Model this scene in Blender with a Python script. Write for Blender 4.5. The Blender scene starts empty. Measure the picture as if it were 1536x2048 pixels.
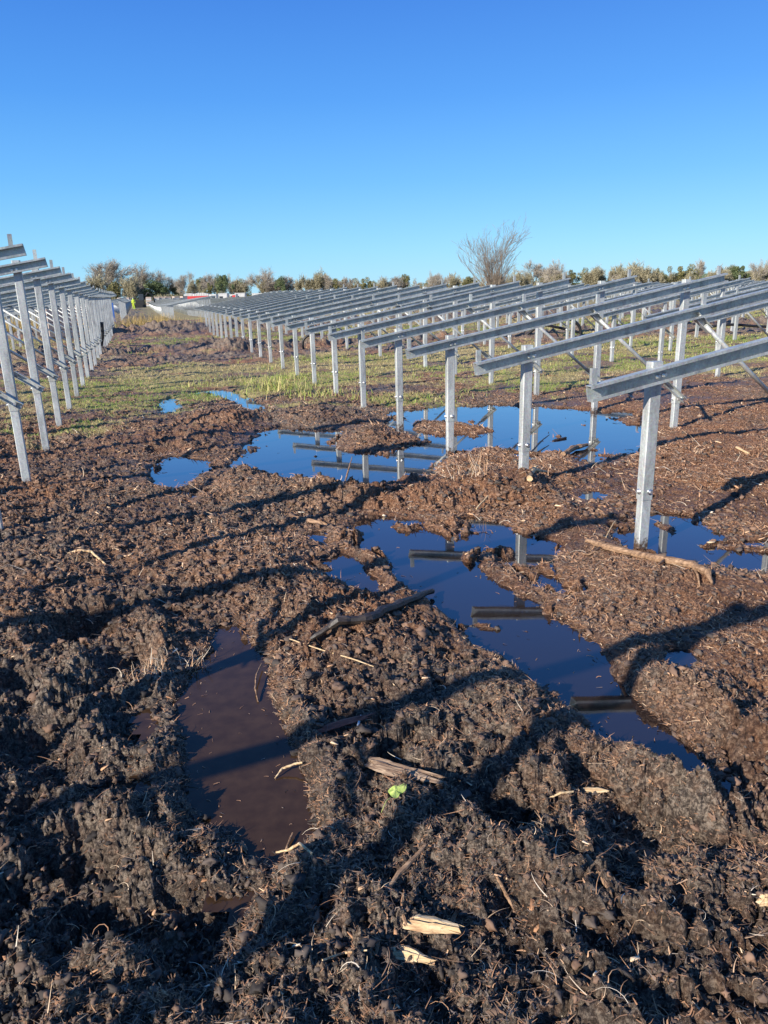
import bpy, math, random
import numpy as np
random.seed(7); RNG = np.random.default_rng(11)
sc = bpy.context.scene; COL = sc.collection
PI = math.pi
# ---------------------------------------------------------------- camera geometry
CAMH = 1.65; FPX = 1464.2; TILT = 0.2930; ROLL = -0.0259
_F = np.array([0, math.cos(TILT), -math.sin(TILT)]); _U0 = np.array([0, math.sin(TILT), math.cos(TILT)]); _R0 = np.array([1.0, 0, 0])
CR = _R0*math.cos(ROLL)+_U0*math.sin(ROLL); CU = -_R0*math.sin(ROLL)+_U0*math.cos(ROLL); CF = _F
def gp(px, py, z=0.0):
    """point of the level z that the photo shows at full-size pixel px, py"""
    d = CF+CR*(px-768)/FPX-CU*(py-1024)/FPX
    k = (z-CAMH)/d[2]
    return np.array([d[0]*k, d[1]*k, z])
def at_depth(px, depth):
    d = CF+CR*(px-768)/FPX-CU*(582-1024)/FPX
    return d[0]/d[1]*depth
PSI = 0.3069
U = np.array([-math.sin(PSI), math.cos(PSI)]); N = np.array([math.cos(PSI), math.sin(PSI)])

# ---------------------------------------------------------------- helpers
def tag(o, label=None, cat=None, group=None, kind=None):
    if label: o['label'] = label
    if cat: o['category'] = cat
    if group: o['group'] = group
    if kind: o['kind'] = kind
    return o
def mesh_np(name, verts, faces, mat=None, smooth=False, attrs=None):
    """faces: (n,k) int array, all the same k"""
    me = bpy.data.meshes.new(name)
    verts = np.asarray(verts, dtype=np.float32); faces = np.asarray(faces, dtype=np.int32)
    n, k = faces.shape
    me.vertices.add(len(verts)); me.vertices.foreach_set('co', verts.ravel())
    me.loops.add(n*k); me.loops.foreach_set('vertex_index', faces.ravel())
    me.polygons.add(n); me.polygons.foreach_set('loop_start', np.arange(0, n*k, k, dtype=np.int32))
    if smooth: me.polygons.foreach_set('use_smooth', np.ones(n, dtype=bool))
    if attrs:
        for an, av in attrs.items():
            a = me.attributes.new(an, 'FLOAT', 'POINT'); a.data.foreach_set('value', np.asarray(av, dtype=np.float32))
    if mat: me.materials.append(mat)
    me.update(calc_edges=True); me.validate()
    return me
def link(name, me, parent=None, loc=None, rz=None):
    o = bpy.data.objects.new(name, me); COL.objects.link(o)
    if parent: o.parent = parent
    if loc is not None: o.location = [float(c) for c in loc]
    if rz is not None: o.rotation_euler = (0, 0, rz)
    return o
class MB:
    def __init__(s): s.v = []; s.f = []; s.sm = []
    def add(s, vs, fs, sm=False):
        b = len(s.v); s.v += [tuple(float(c) for c in v) for v in vs]; s.f += [tuple(b+i for i in f) for f in fs]; s.sm += [sm]*len(fs)
    def box(s, x0, x1, y0, y1, z0, z1, bev=0.0):
        if bev <= 0:
            v = [(x, y, z) for z in (z0, z1) for x, y in ((x0, y0), (x1, y0), (x1, y1), (x0, y1))]
            s.add(v, [(3, 2, 1, 0), (4, 5, 6, 7), (0, 1, 5, 4), (1, 2, 6, 5), (2, 3, 7, 6), (3, 0, 4, 7)])
        else:
            b = bev; pts = [(x0+b, y0), (x1-b, y0), (x1, y0+b), (x1, y1-b), (x1-b, y1), (x0+b, y1), (x0, y1-b), (x0, y0+b)]
            s.prism([(p[0], p[1]) for p in pts], z0, z1)
    def prism(s, pts, z0, z1):
        n = len(pts); v = [(x, y, z0) for x, y in pts]+[(x, y, z1) for x, y in pts]
        f = [(i, (i+1) % n, n+(i+1) % n, n+i) for i in range(n)]+[tuple(range(n-1, -1, -1)), tuple(range(n, 2*n))]
        s.add(v, f)
    def extr(s, prof, p0, p1, side, up):
        """closed profile (a,b) swept from p0 to p1; a along side, b along up"""
        p0 = np.array(p0, float); p1 = np.array(p1, float); side = np.array(side, float); up = np.array(up, float)
        n = len(prof)
        v = [p0+side*a+up*b for a, b in prof]+[p1+side*a+up*b for a, b in prof]
        f = [(i, (i+1) % n, n+(i+1) % n, n+i) for i in range(n)]
        s.add(v, f)
        return len(s.v)-2*n
    def tube(s, pts, rad, n=8, cap=True, sq=1.0):
        pts = [np.array(p, float) for p in pts]
        rings = []
        up = np.array([0.13, 0.21, 0.97])
        b = len(s.v)
        for i, p in enumerate(pts):
            t = pts[min(i+1, len(pts)-1)]-pts[max(i-1, 0)]; t = t/(np.linalg.norm(t)+1e-9)
            a = np.cross(t, up)
            if np.linalg.norm(a) < 1e-3: a = np.cross(t, [1, 0, 0])
            a /= np.linalg.norm(a); c = np.cross(a, t)
            r = rad[i] if hasattr(rad, '__len__') else rad
            for j in range(n):
                w = 2*PI*j/n; s.v.append(tuple(p+a*math.cos(w)*r+c*math.sin(w)*r*sq))
        for i in range(len(pts)-1):
            for j in range(n):
                s.f.append((b+i*n+j, b+i*n+(j+1) % n, b+(i+1)*n+(j+1) % n, b+(i+1)*n+j)); s.sm.append(True)
        if cap:
            s.f.append(tuple(b+j for j in range(n-1, -1, -1))); s.sm.append(False)
            s.f.append(tuple(b+(len(pts)-1)*n+j for j in range(n))); s.sm.append(False)
    def mesh(s, name, mat):
        me = bpy.data.meshes.new(name); me.from_pydata(s.v, [], s.f); me.materials.append(mat)
        me.polygons.foreach_set('use_smooth', s.sm); me.update(); return me
def empty(name, loc, rz=0):
    o = bpy.data.objects.new(name, None); COL.objects.link(o); o.empty_display_size = .2
    o.location = [float(c) for c in loc]; o.rotation_euler = (0, 0, rz); return o
def copy_tree(o, parent=None):
    c = o.copy(); COL.objects.link(c); c.parent = parent
    for ch in list(o.children): copy_tree(ch, c)
    return c

# ---------------------------------------------------------------- noise
def _h(ix, iy, s):
    n = (ix.astype(np.int64)*374761393+iy.astype(np.int64)*668265263+s*974634777) & 0x7fffffff
    n = ((n ^ (n >> 13))*1274126177) & 0x7fffffff
    n = ((n ^ (n >> 15))*2246822519) & 0x7fffffff
    return ((n ^ (n >> 16)) & 0xffff)/65535.0
def vn(x, y, s=0):
    ix = np.floor(x); iy = np.floor(y); fx = x-ix; fy = y-iy
    fx = fx*fx*fx*(fx*(fx*6-15)+10); fy = fy*fy*fy*(fy*(fy*6-15)+10)
    a = _h(ix, iy, s); b = _h(ix+1, iy, s); c = _h(ix, iy+1, s); d = _h(ix+1, iy+1, s)
    return (a+(b-a)*fx+(c-a)*fy+(a-b-c+d)*fx*fy)*2-1
def fbm(x, y, s, oct=4, g=.5):
    o = 0; a = 1; t = 0
    for i in range(oct):
        c, q = math.cos(.6*i+.3), math.sin(.6*i+.3)
        o = o+a*vn((x*c-y*q)*2**i*1.03+i*17.3, (x*q+y*c)*2**i*1.03-i*9.1, s+i); t += a; a *= g
    return o/t
def cell(x, y, s):
    """distance to nearest jittered point: clods"""
    ix = np.floor(x); iy = np.floor(y); best = np.full(np.shape(x), 9.0)
    for dx in (-1, 0, 1):
        for dy in (-1, 0, 1):
            cx = ix+dx; cy = iy+dy
            px = cx+_h(cx, cy, s); py = cy+_h(cx, cy, s+5)
            best = np.minimum(best, (px-x)**2+(py-y)**2)
    return np.sqrt(best)
def slabs(x, y, s):
    """broken clods: every cell has its own height and tilt, crevices between"""
    ix = np.floor(x); iy = np.floor(y); b1 = np.full(np.shape(x), 9.0); b2 = b1.copy(); hv = np.zeros(np.shape(x))
    for dx in (-1, 0, 1):
        for dy in (-1, 0, 1):
            cx = ix+dx; cy = iy+dy
            ox = x-cx-_h(cx, cy, s); oy = y-cy-_h(cx, cy, s+5); d = ox*ox+oy*oy
            q = _h(cx, cy, s+9)*2-1+(_h(cx, cy, s+11)-.5)*2.4*ox+(_h(cx, cy, s+13)-.5)*2.4*oy
            m = d < b1; b2 = np.where(m, b1, np.minimum(b2, d)); hv = np.where(m, q, hv); b1 = np.where(m, d, b1)
    e = np.sqrt(b2)-np.sqrt(b1)
    return hv, e
def sst(a, b, x):
    t = np.clip((x-a)/(b-a), 0, 1); return t*t*(3-2*t)

# ---------------------------------------------------------------- puddles (outlines read on the water level)
WATER = [
 [(462,938),(490,912),(512,885),(530,862),(560,855),(640,862),(700,862),(745,858),(800,835),(745,824),(800,822),(830,822),(900,811),(1000,811),(1100,817),(1200,821),(1287,826),(1275,850),(1290,880),(1285,903),(1160,912),(1060,903),(965,893),(905,905),(858,930),(848,958),(790,962),(720,986),(650,977),(600,968),(540,948)],
 [(304,955),(312,935),(340,918),(395,920),(440,938),(400,943),(380,965),(345,981),(320,972)],
 [(388,786),(440,777),(480,788),(520,806),(545,826),(530,832),(480,806),(440,794)],
 [(328,806),(343,797),(358,815),(343,827)],
 [(708,1055),(740,1033),(813,1046),(874,1052),(941,1041),(1020,1060),(1065,1072),(1110,1092),(1094,1140),(1150,1175),(1160,1190),(1063,1185),(1063,1200),(1106,1236),(1148,1267),(1185,1291),(1209,1346),(1246,1377),(1262,1410),(1300,1440),(1350,1485),(1400,1530),(1370,1540),(1310,1522),(1240,1492),(1191,1468),(1176,1437),(1142,1407),(1106,1383),(1069,1352),(1027,1328),(966,1291),(929,1255),(892,1218),(862,1194),(819,1169),(777,1127),(722,1096)],
 [(1235,1062),(1270,1041),(1313,1026),(1380,1029),(1398,1052),(1441,1070),(1500,1078),(1600,1085),(1600,1135),(1496,1139),(1423,1131),(1331,1119),(1270,1104),(1240,1080)],
 [(446,1256),(433,1292),(412,1338),(387,1375),(373,1400),(392,1440),(396,1483),(398,1546),(392,1588),(415,1618),(465,1645),(492,1680),(537,1728),(583,1712),(617,1671),(604,1583),(585,1517),(566,1458),(540,1420),(519,1350),(523,1317),(502,1287),(481,1256)],
 [(1338,1316),(1355,1306),(1382,1318),(1376,1335),(1348,1337)],
 [(1170,992),(1182,985),(1200,990),(1195,999),(1178,999)],
 [(632,1122),(680,1112),(720,1130),(748,1160),(745,1185),(690,1160),(645,1142)],
 [(620,1075),(650,1068),(680,1080),(660,1092)],
 [(1020,848+60),(1050,915),(1080,912),(1060,920)],
 [(383,984),(400,982),(406,990),(390,994)],
 [(1155,918),(1180,912),(1215,916),(1200,924),(1168,924)],
]
ISLE = [
 [(655,895),(680,868),(720,850),(770,846),(800,858),(838,868),(850,884),(820,898),(770,907),(700,908)],
 [(811,846),(870,842),(940,848),(1005,862),(960,868),(880,872),(820,862)],
 [(936,1112),(960,1098),(1000,1106),(1040,1135),(1080,1168),(1140,1205),(1070,1212),(1020,1196),(980,1168),(945,1138)],
 [(1310,1052),(1340,1043),(1372,1060),(1372,1075),(1335,1075)],
 [(872,1040),(935,1035),(938,1062),(918,1088),(895,1078),(870,1058)],
 [(1095,872),(1125,866),(1130,878),(1098,882)],
 [(1218,838),(1290,828),(1290,850),(1240,852)],
 [(1405,1095),(1440,1088),(1536,1092),(1600,1100),(1600,1112),(1440,1104)],
]
def topoly(l): return np.array([gp(a, b)[:2] for a, b in l])
WATER = [topoly(l) for l in WATER]; ISLE = [topoly(l) for l in ISLE]
def sd_poly(x, y, P):
    """signed distance, negative inside; only exact near the polygon"""
    out = np.full(x.shape, 3.0)
    m = (x > P[:, 0].min()-1) & (x < P[:, 0].max()+1) & (y > P[:, 1].min()-1) & (y < P[:, 1].max()+1)
    if not m.any(): return out
    X = x[m]; Y = y[m]; d = np.full(X.shape, 9.0); ins = np.zeros(X.shape, bool)
    for i in range(len(P)):
        a = P[i]; b = P[(i+1) % len(P)]; ex, ey = b-a; L = ex*ex+ey*ey+1e-12
        t = np.clip(((X-a[0])*ex+(Y-a[1])*ey)/L, 0, 1)
        d = np.minimum(d, (X-a[0]-t*ex)**2+(Y-a[1]-t*ey)**2)
        if (a[1] != b[1]):
            c = (a[1] > Y) != (b[1] > Y)
            ins ^= c & (X < ex*(Y-a[1])/(b[1]-a[1])+a[0])
    d = np.sqrt(d); out[m] = np.where(ins, -d, d); return out
def sd_water(x, y):
    r = np.hypot(x, y)
    am = np.clip(r*.010, .012, .09)
    wx = x+am*fbm(x*3.5, y*3.5, 71, 4, .65)*1.4; wy = y+am*fbm(x*3.5, y*3.5, 83, 4, .65)*1.8
    s = np.full(x.shape, 3.0)
    for P in WATER: s = np.minimum(s, sd_poly(wx, wy, P))
    for P in ISLE: s = np.maximum(s, -sd_poly(wx, wy, P))
    # half-drowned peat mats breaking up the shallow parts
    k = (s < .02) & (r > 3.4)
    if k.any():
        q = fbm(x[k]*2.6+4, y[k]*4.2, 77, 4, .6)+.5*np.exp(s[k]/.10)-.05
        s[k] = np.where(q > .50, np.maximum(s[k], (q-.50)*.35), s[k])
    return s
# lumps and hollows: (px, py, radius in m, height in m)
LUMP = [(132,1741,.13,-.13),(205,1850,.16,-.15),(410,1850,.15,-.14),(237,1737,.07,-.08),(611,1892,.09,-.07),(41,1810,.10,-.10),
 (179,1258,.15,-.14),(258,1330,.12,-.12),(75,1479,.15,-.13),(133,1550,.14,-.13),(33,1367,.13,-.12),(237,1587,.12,-.11),(300,1450,.16,-.07),(360,1560,.12,-.07),(370,1690,.14,-.08),(40,1640,.12,-.1),
 (734,1744,.08,-.05),(988,1634,.09,-.07),(1276,1673,.10,-.08),(1256,1750,.08,-.08),(1500,1690,.13,-.07),(1026,1636,.09,-.09),(1022,1908,.13,-.10),(870,1660,.08,-.03),(1240,1900,.1,-.06),(830,1960,.12,-.06),
 (1060,1440,.26,.07),(960,1420,.18,.04),(1160,1560,.20,.04),(1000,1500,.15,.03),(880,1560,.10,.05),(560,1900,.10,.03),(660,1780,.10,.02),
 (440,850,.55,.16),(400,880,.40,.06),(500,840,.3,.06),(330,870,.30,.04),(750,880,.35,.08),(640,832,.55,.10),(740,832,.5,.06),
 (560,985,.35,.07),(660,1000,.30,.13),(730,1010,.18,.06),(880,1005,.35,.10),(1000,985,.35,.12),(1060,985,.25,.05),(905,1048,.10,.16),(470,985,.30,.08),(520,1010,.3,.05),
 (780,1260,.25,.05),(700,1320,.2,.05),(640,1230,.2,.04),(1300,1330,.18,.08),(1260,1360,.12,.05),(1430,1400,.3,.05),(1200,1180,.4,.03),(1450,960,.5,.05),
 (310,905,.16,-.10),(180,1100,.5,.03),(480,1150,.5,.04),(760,1080,.15,.04),(1380,880,.5,.05)]
LUMP = [(gp(a, b)[0], gp(a, b)[1], r, h) for a, b, r, h in LUMP]
# ridges: (points, half width, height)
RIDGE = [([(520,1270),(545,1340),(575,1430),(605,1500),(635,1580),(650,1680),(590,1750)],.07,.07),
 ([(430,1290),(380,1370),(350,1500),(360,1600)],.07,.02),
 ([(290,1230),(330,1340),(340,1480),(340,1620),(420,1760),(520,1850)],.08,.05),
 ([(90,1560),(190,1620),(250,1720),(300,1840),(260,1960)],.07,.06),
 ([(0,1700),(60,1750),(90,1880),(60,2000)],.06,.06),
 ([(150,1330),(110,1420),(180,1480),(200,1560)],.07,.05),
 ([(1180,1470),(1250,1530),(1340,1590),(1420,1640),(1536,1700)],.08,.09),
 ([(1270,1370),(1340,1420),(1440,1480),(1560,1540)],.10,.07),
 ([(1150,1530),(1230,1600),(1330,1680)],.08,-.08),
 ([(1390,1360),(1470,1390),(1580,1440)],.09,-.05),
 ([(820,1620),(860,1700),(960,1720),(1060,1740)],.07,.05),
 ([(710,1060),(740,1140),(820,1200),(880,1250),(950,1310),(1040,1360)],.06,.04),
 ([(950,1120),(1050,1190),(1150,1260),(1220,1330),(1300,1400)],.05,.04),
 ([(290,940),(330,990),(400,1000),(470,975),(560,960),(640,990),(720,1000),(800,985),(860,950)],.14,.07)]
RIDGE = [(np.array([gp(a, b)[:2] for a, b in p]), w, h) for p, w, h in RIDGE]
def d_line(x, y, P):
    d = np.full(x.shape, 9.0)
    m = (x > P[:, 0].min()-1.5) & (x < P[:, 0].max()+1.5) & (y > P[:, 1].min()-1.5) & (y < P[:, 1].max()+1.5)
    X = x[m]; Y = y[m]; dd = np.full(X.shape, 81.0)
    for i in range(len(P)-1):
        a = P[i]; e = P[i+1]-a
        t = np.clip(((X-a[0])*e[0]+(Y-a[1])*e[1])/(e@e), 0, 1)
        dd = np.minimum(dd, (X-a[0]-t*e[0])**2+(Y-a[1]-t*e[1])**2)
    d[m] = np.sqrt(dd); return d
def nv(x, y): return x*N[0]+y*N[1], x*U[0]+y*U[1]
def spoil(x, y):
    """long spoil ridges and trodden tracks further off; returns height and muddiness"""
    n, v = nv(x, y)
    w = .9*fbm(x*.25, y*.25, 31, 3)
    rough = .55+.75*fbm(x*1.5, y*1.5, 33, 4, .65)
    r1 = np.exp(-((v-23.6-w)/.75)**2); r2 = np.exp(-((v-36.5-w*1.2-.03*(n+6))/1.1)**2)
    r2b = np.exp(-((v-46-w)/1.2)**2)*sst(4, 9, n)
    heap = np.exp(-(((x-gp(462,704)[0])/.95)**2+((y-gp(462,704)[1])/.8)**2))
    heap2 = np.exp(-(((x-gp(375,668)[0])/1.5)**2+((y-gp(375,668)[1])/1.2)**2))
    heap3 = np.exp(-(((x-gp(330,632)[0])/2.0)**2+((y-gp(330,632)[1])/1.5)**2))
    h = (r1*.24+r2*.50+r2b*.3)*rough+heap*.34+heap2*.28
    mud = np.clip(r1*1.3+r2*1.4+r2b+heap*1.5+heap2+heap3, 0, 1)
    tr = np.exp(-((n+1.2+.6*fbm(x*.1, y*.1, 39, 2))/1.6)**2)*sst(14, 20, v)
    tr2 = np.exp(-((v-21-w*.7)/1.1)**2)*.9
    far = np.exp(-((n+.9)/2.0)**2)*sst(48, 60, v)
    mud = np.maximum(mud, np.maximum(tr*.30, np.maximum(tr2*.65, far*.8)))
    h = h+far*.35*rough*sst(55, 80, v)*(1-sst(150, 200, v))
    return h, mud
def dip(x, y):
    return -.5*sst(45, 100, np.hypot(x, y))*sst(.14, -.10, x/np.maximum(y, 1))
def grassiness(x, y):
    n, v = nv(x, y); r = np.hypot(x, y)
    g = sst(9.0, 12.5, v+4.2*fbm(x*.42, y*.55, 51, 4, .62))*(.47+.85*fbm(x*.8, y*.95, 57, 5, .62))
    near_l = np.exp(-((n-.5)/4)**2)*np.exp(-((v-14)/3)**2)*.25
    wide = sst(11, 14, v)*sst(5, 8, n)*.15
    _, m = spoil(x, y)
    g = np.clip(g+near_l+wide-.9*m, 0, 1)
    g = np.where(v > 60, np.maximum(g, .75-.5*m), g)
    return sst(.28, .66, g+.55*fbm(x*2.4, y*3.4, 59, 4, .68))
def H(x, y, detail=True):
    x = np.asarray(x, float); y = np.asarray(y, float); r = np.hypot(x, y)
    sd = sd_water(x, y)
    near = 1-sst(9, 17, r)
    sdn = sd-.018-.0055*np.minimum(r, 14)+.020*fbm(x*11, y*11, 73, 3, .65)*(1+r*.12); bank = sst(-.10, .05, sdn); rise = sst(-.02, .10+.04*r, sdn)
    wx = x+.05*fbm(x*7, y*7, 3, 2); wy = y+.05*fbm(x*7+9, y*7, 4, 2)
    n1 = fbm(x*1.3, y*1.3, 5, 3)*.05
    c1 = cell(wx*5.2, wy*5.2, 12); c2 = cell(wx*12.5+3, wy*12.5, 17)
    n2 = (.5-c1)*.050*(0.6+.6*vn(x*1.7, y*1.7, 8)); n2b = (.45-c2)*.026
    n3 = fbm(wx*9, wy*9, 21, 3, .6)*.030
    rid = (1-np.abs(fbm(wx*15, wy*15, 25, 3, .6))*2.6)*.021; rid2 = (1-np.abs(vn(x*44+.6*vn(x*90,y*90,30), y*44, 29)))*.014
    n4 = (fbm(x*42, y*42, 27, 4, .75)*.017+rid2*.9-.005+fbm(x*95, y*95, 28, 2, .7)*.004*(r < 4)) if detail else 0
    # the right-hand side is smoother, water-laid peat; the left and the foreground are churned
    n, v = nv(x, y)
    churn = np.clip(.50+.5*sst(1.0, -.6, x-(y-2)*.10)+.55*sst(3.2, 2.0, y)-.25*sst(.9, 2.2, x)*sst(2.7, 3.6, y)-.38*np.exp(-((x-.25)/.55)**2-((y-2.75)/.75)**2)-.30*sst(3.4, 4.4, y)*sst(.2, -.8, x), .28, 1.15)
    ha, ea = slabs(wx*5.5+.35*vn(x*14, y*14, 18), wy*5.5+.35*vn(x*14, y*14, 19), 141); hb, eb = slabs(wx*14+.3*vn(x*40, y*40, 20), wy*14, 151)
    cl = (ha*.026-.026*(1-sst(0, .22, ea)))*sst(-.35, .35, vn(x*1.3, y*1.3, 14))+(hb*.011-.012*(1-sst(0, .25, eb)))
    slick = sst(.05, .38, fbm(x*1.15+7, y*1.15, 47, 3)); n4 = n4*(1-.62*slick)
    h = .034+cl*(.35+.65*churn)+n1+(n2*.75+n2b*.8+n3+rid)*churn+n4*(.6+.6*churn)
    for (cx, cy, R, A) in LUMP:
        m = (abs(x-cx) < 3*R) & (abs(y-cy) < 3*R)
        if m.any():
            q = ((x[m]+.25*R*vn(x[m]/R*1.5, y[m]/R*1.5, 91)-cx)**2+(y[m]+.25*R*vn(x[m]/R*1.5, y[m]/R*1.5, 92)-cy)**2)/R**2
            h[m] += 1.15*A*np.exp(-q**1.8) if A < 0 else A*np.exp(-q)
    for P, w, A in RIDGE:
        d = d_line(x+.04*vn(x*9, y*9, 95), y+.04*vn(x*9, y*9, 96), P)
        m = d < 4*w
        h[m] += A*np.exp(-(d[m]/w)**2)*(1+.5*vn(x[m]*11, y[m]*11, 97))
    h = np.where(r < 14, np.maximum(h, .012+.01*vn(x*5, y*5, 98)+np.minimum(h*.8, 0)), h)
    h = (.016+(h-.016)*(.22+.78*rise))*bank+(-.075)*(1-bank)
    sh, mud = spoil(x, y)
    farh = .03+.05*fbm(x*.5, y*.5, 61, 3)+(.10*fbm(x*2.2, y*2.2, 63, 3)+.10*fbm(x*5, y*5, 65, 3, .65))*(.25+mud)*(1-sst(50, 90, r))+(n2*1.6+n3*1.4+rid)*(.35+mud)*(1-sst(30, 55, r))
    h = h*near+farh*(1-near)+sh*(1-near*.6)
    # gentle rise of the land far off to the right
    h = h+sst(260, 420, r)*(1.5+5.0*sst(.1, .5, x/np.maximum(y, 1)))*np.where(y > 0, 1, 0)
    h = h+dip(x, y)
    return h
def gpt(px, py):
    """where the sight line of pixel px, py meets the ground"""
    z = .04
    for _ in range(7):
        g = gp(px, py, z); z = .5*z+.5*max(float(H(np.array([g[0]]), np.array([g[1]]), False)[0]), 0)
    return gp(px, py, z)
def Hs(x, y): return float(H(np.array([float(x)]), np.array([float(y)]))[0])

# ---------------------------------------------------------------- materials
def nodes(name):
    m = bpy.data.materials.new(name); m.use_nodes = True; nt = m.node_tree
    return m, nt, nt.nodes, nt.links, nt.nodes['Principled BSDF']
def nnoise(ns, ln, scale, detail=4, rough=.55, vec=None, dist=0):
    n = ns.new('ShaderNodeTexNoise'); n.inputs['Scale'].default_value = scale; n.inputs['Detail'].default_value = detail
    n.inputs['Roughness'].default_value = rough; n.inputs['Distortion'].default_value = dist
    if vec is not None: ln.new(vec, n.inputs['Vector'])
    return n
def ramp(ns, ln, src, stops):
    r = ns.new('ShaderNodeValToRGB'); ln.new(src, r.inputs['Fac']); e = r.color_ramp.elements
    while len(e) < len(stops): e.new(.5)
    for i, (p, c) in enumerate(stops): e[i].position = p; e[i].color = (*c, 1) if len(c) == 3 else c
    return r
def mix(ns, ln, f, a, b):
    m = ns.new('ShaderNodeMix'); m.data_type = 'RGBA'
    for k, s in ((0, f), (6, a), (7, b)):
        if hasattr(s, 'is_linked') or hasattr(s, 'links'): ln.new(s, m.inputs[k])
        elif k == 0: m.inputs[k].default_value = s
        else: m.inputs[k].default_value = (*s, 1)
    return m.outputs[2]
def attr(ns, n):
    a = ns.new('ShaderNodeAttribute'); a.attribute_name = n; return a.outputs['Fac']
def bump(ns, ln, bs, h, strength, dist):
    b = ns.new('ShaderNodeBump'); b.inputs['Strength'].default_value = strength; b.inputs['Distance'].default_value = dist
    ln.new(h, b.inputs['Height']); ln.new(b.outputs[0], bs.inputs['Normal']); return b

def mat_ground():
    m, nt, ns, ln, bs = nodes('peat_ground')
    geo = ns.new('ShaderNodeNewGeometry'); pos = geo.outputs['Position']
    n1 = nnoise(ns, ln, 2.2, 5, .6, pos); n2 = nnoise(ns, ln, 60, 6, .75, pos, .6); n3 = nnoise(ns, ln, 11, 5, .65, pos, .4)
    brown = ramp(ns, ln, n2.outputs['Fac'], [(.30, (.030, .016, .010)), (.44, (.15, .070, .038)), (.54, (.36, .175, .088)), (.66, (.66, .40, .22))])
    black = ramp(ns, ln, n2.outputs['Fac'], [(.33, (.016, .013, .012)), (.47, (.10, .076, .058)), (.60, (.44, .35, .26))])
    pe = attr(ns, 'peat')
    ad = ns.new('ShaderNodeMath'); ad.operation = 'ADD'; ln.new(pe, ad.inputs[0])
    sb = ns.new('ShaderNodeMapRange'); sb.inputs[1].default_value = .3; sb.inputs[2].default_value = .7; sb.inputs[3].default_value = -.45; sb.inputs[4].default_value = .45
    ln.new(n3.outputs['Fac'], sb.inputs[0]); ln.new(sb.outputs[0], ad.inputs[1]); ad.use_clamp = True
    mud = mix(ns, ln, ad.outputs[0], brown.outputs[0], black.outputs[0])
    gr = ramp(ns, ln, n3.outputs['Fac'], [(.3, (.14, .11, .045)), (.48, (.30, .25, .09)), (.6, (.42, .35, .15)), (.74, (.26, .29, .07))])
    gm = mix(ns, ln, n2.outputs['Fac'], gr.outputs[0], (.36, .28, .14))
    col = mix(ns, ln, attr(ns, 'grass'), mud, gm)
    far = mix(ns, ln, attr(ns, 'far'), col, (.16, .20, .07))
    ln.new(far, bs.inputs['Base Color'])
    wet = attr(ns, 'wet')
    dk = ns.new('ShaderNodeMath'); dk.operation = 'MULTIPLY'; dk.inputs[1].default_value = .55; ln.new(wet, dk.inputs[0])
    ln.new(mix(ns, ln, dk.outputs[0], far, (.055, .032, .022)), bs.inputs['Base Color'])
    rr = ns.new('ShaderNodeMapRange'); rr.inputs[3].default_value = .78; rr.inputs[4].default_value = .20; ln.new(wet, rr.inputs[0]); ln.new(rr.outputs[0], bs.inputs['Roughness'])
    bs.inputs['Specular IOR Level'].default_value = .35
    n4 = nnoise(ns, ln, 130, 5, .8, pos, 1.0)
    bump(ns, ln, bs, n4.outputs['Fac'], 1.0, .018)
    return m
def mat_water():
    m, nt, ns, ln, bs = nodes('peaty_water')
    geo = ns.new('ShaderNodeNewGeometry')
    bs.inputs['Base Color'].default_value = (.030, .017, .013, 1); bs.inputs['Roughness'].default_value = .03
    bs.inputs['IOR'].default_value = 1.333; bs.inputs['Specular IOR Level'].default_value = .5
    n = nnoise(ns, ln, 1.4, 3, .5, geo.outputs['Position']); n2 = nnoise(ns, ln, 16, 3, .5, geo.outputs['Position'])
    c = ramp(ns, ln, n2.outputs['Fac'], [(.35, (.042, .023, .012)), (.7, (.064, .036, .019))])
    sx = ns.new('ShaderNodeSeparateXYZ'); ln.new(geo.outputs['Position'], sx.inputs[0]); mr = ns.new('ShaderNodeMapRange'); mr.inputs[1].default_value = -.15; mr.inputs[2].default_value = .35; ln.new(sx.outputs['X'], mr.inputs[0])
    my = ns.new('ShaderNodeMapRange'); my.inputs[1].default_value = 3.2; my.inputs[2].default_value = 4.2; ln.new(sx.outputs['Y'], my.inputs[0])
    clr = ns.new('ShaderNodeMath'); clr.operation = 'MAXIMUM'; ln.new(mr.outputs[0], clr.inputs[0]); ln.new(my.outputs[0], clr.inputs[1])
    ln.new(mix(ns, ln, clr.outputs[0], c.outputs[0], (.022, .015, .013)), bs.inputs['Base Color'])
    a = ns.new('ShaderNodeMath'); a.operation = 'MULTIPLY_ADD'; ln.new(n2.outputs['Fac'], a.inputs[0]); a.inputs[1].default_value = .06; ln.new(n.outputs['Fac'], a.inputs[2])
    bump(ns, ln, bs, a.outputs[0], .12, .02)
    ln.new(clr.outputs[0], bs.inputs['Coat Weight']); bs.inputs['Coat IOR'].default_value = 1.55; bs.inputs['Coat Roughness'].default_value = .02
    return m
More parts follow.
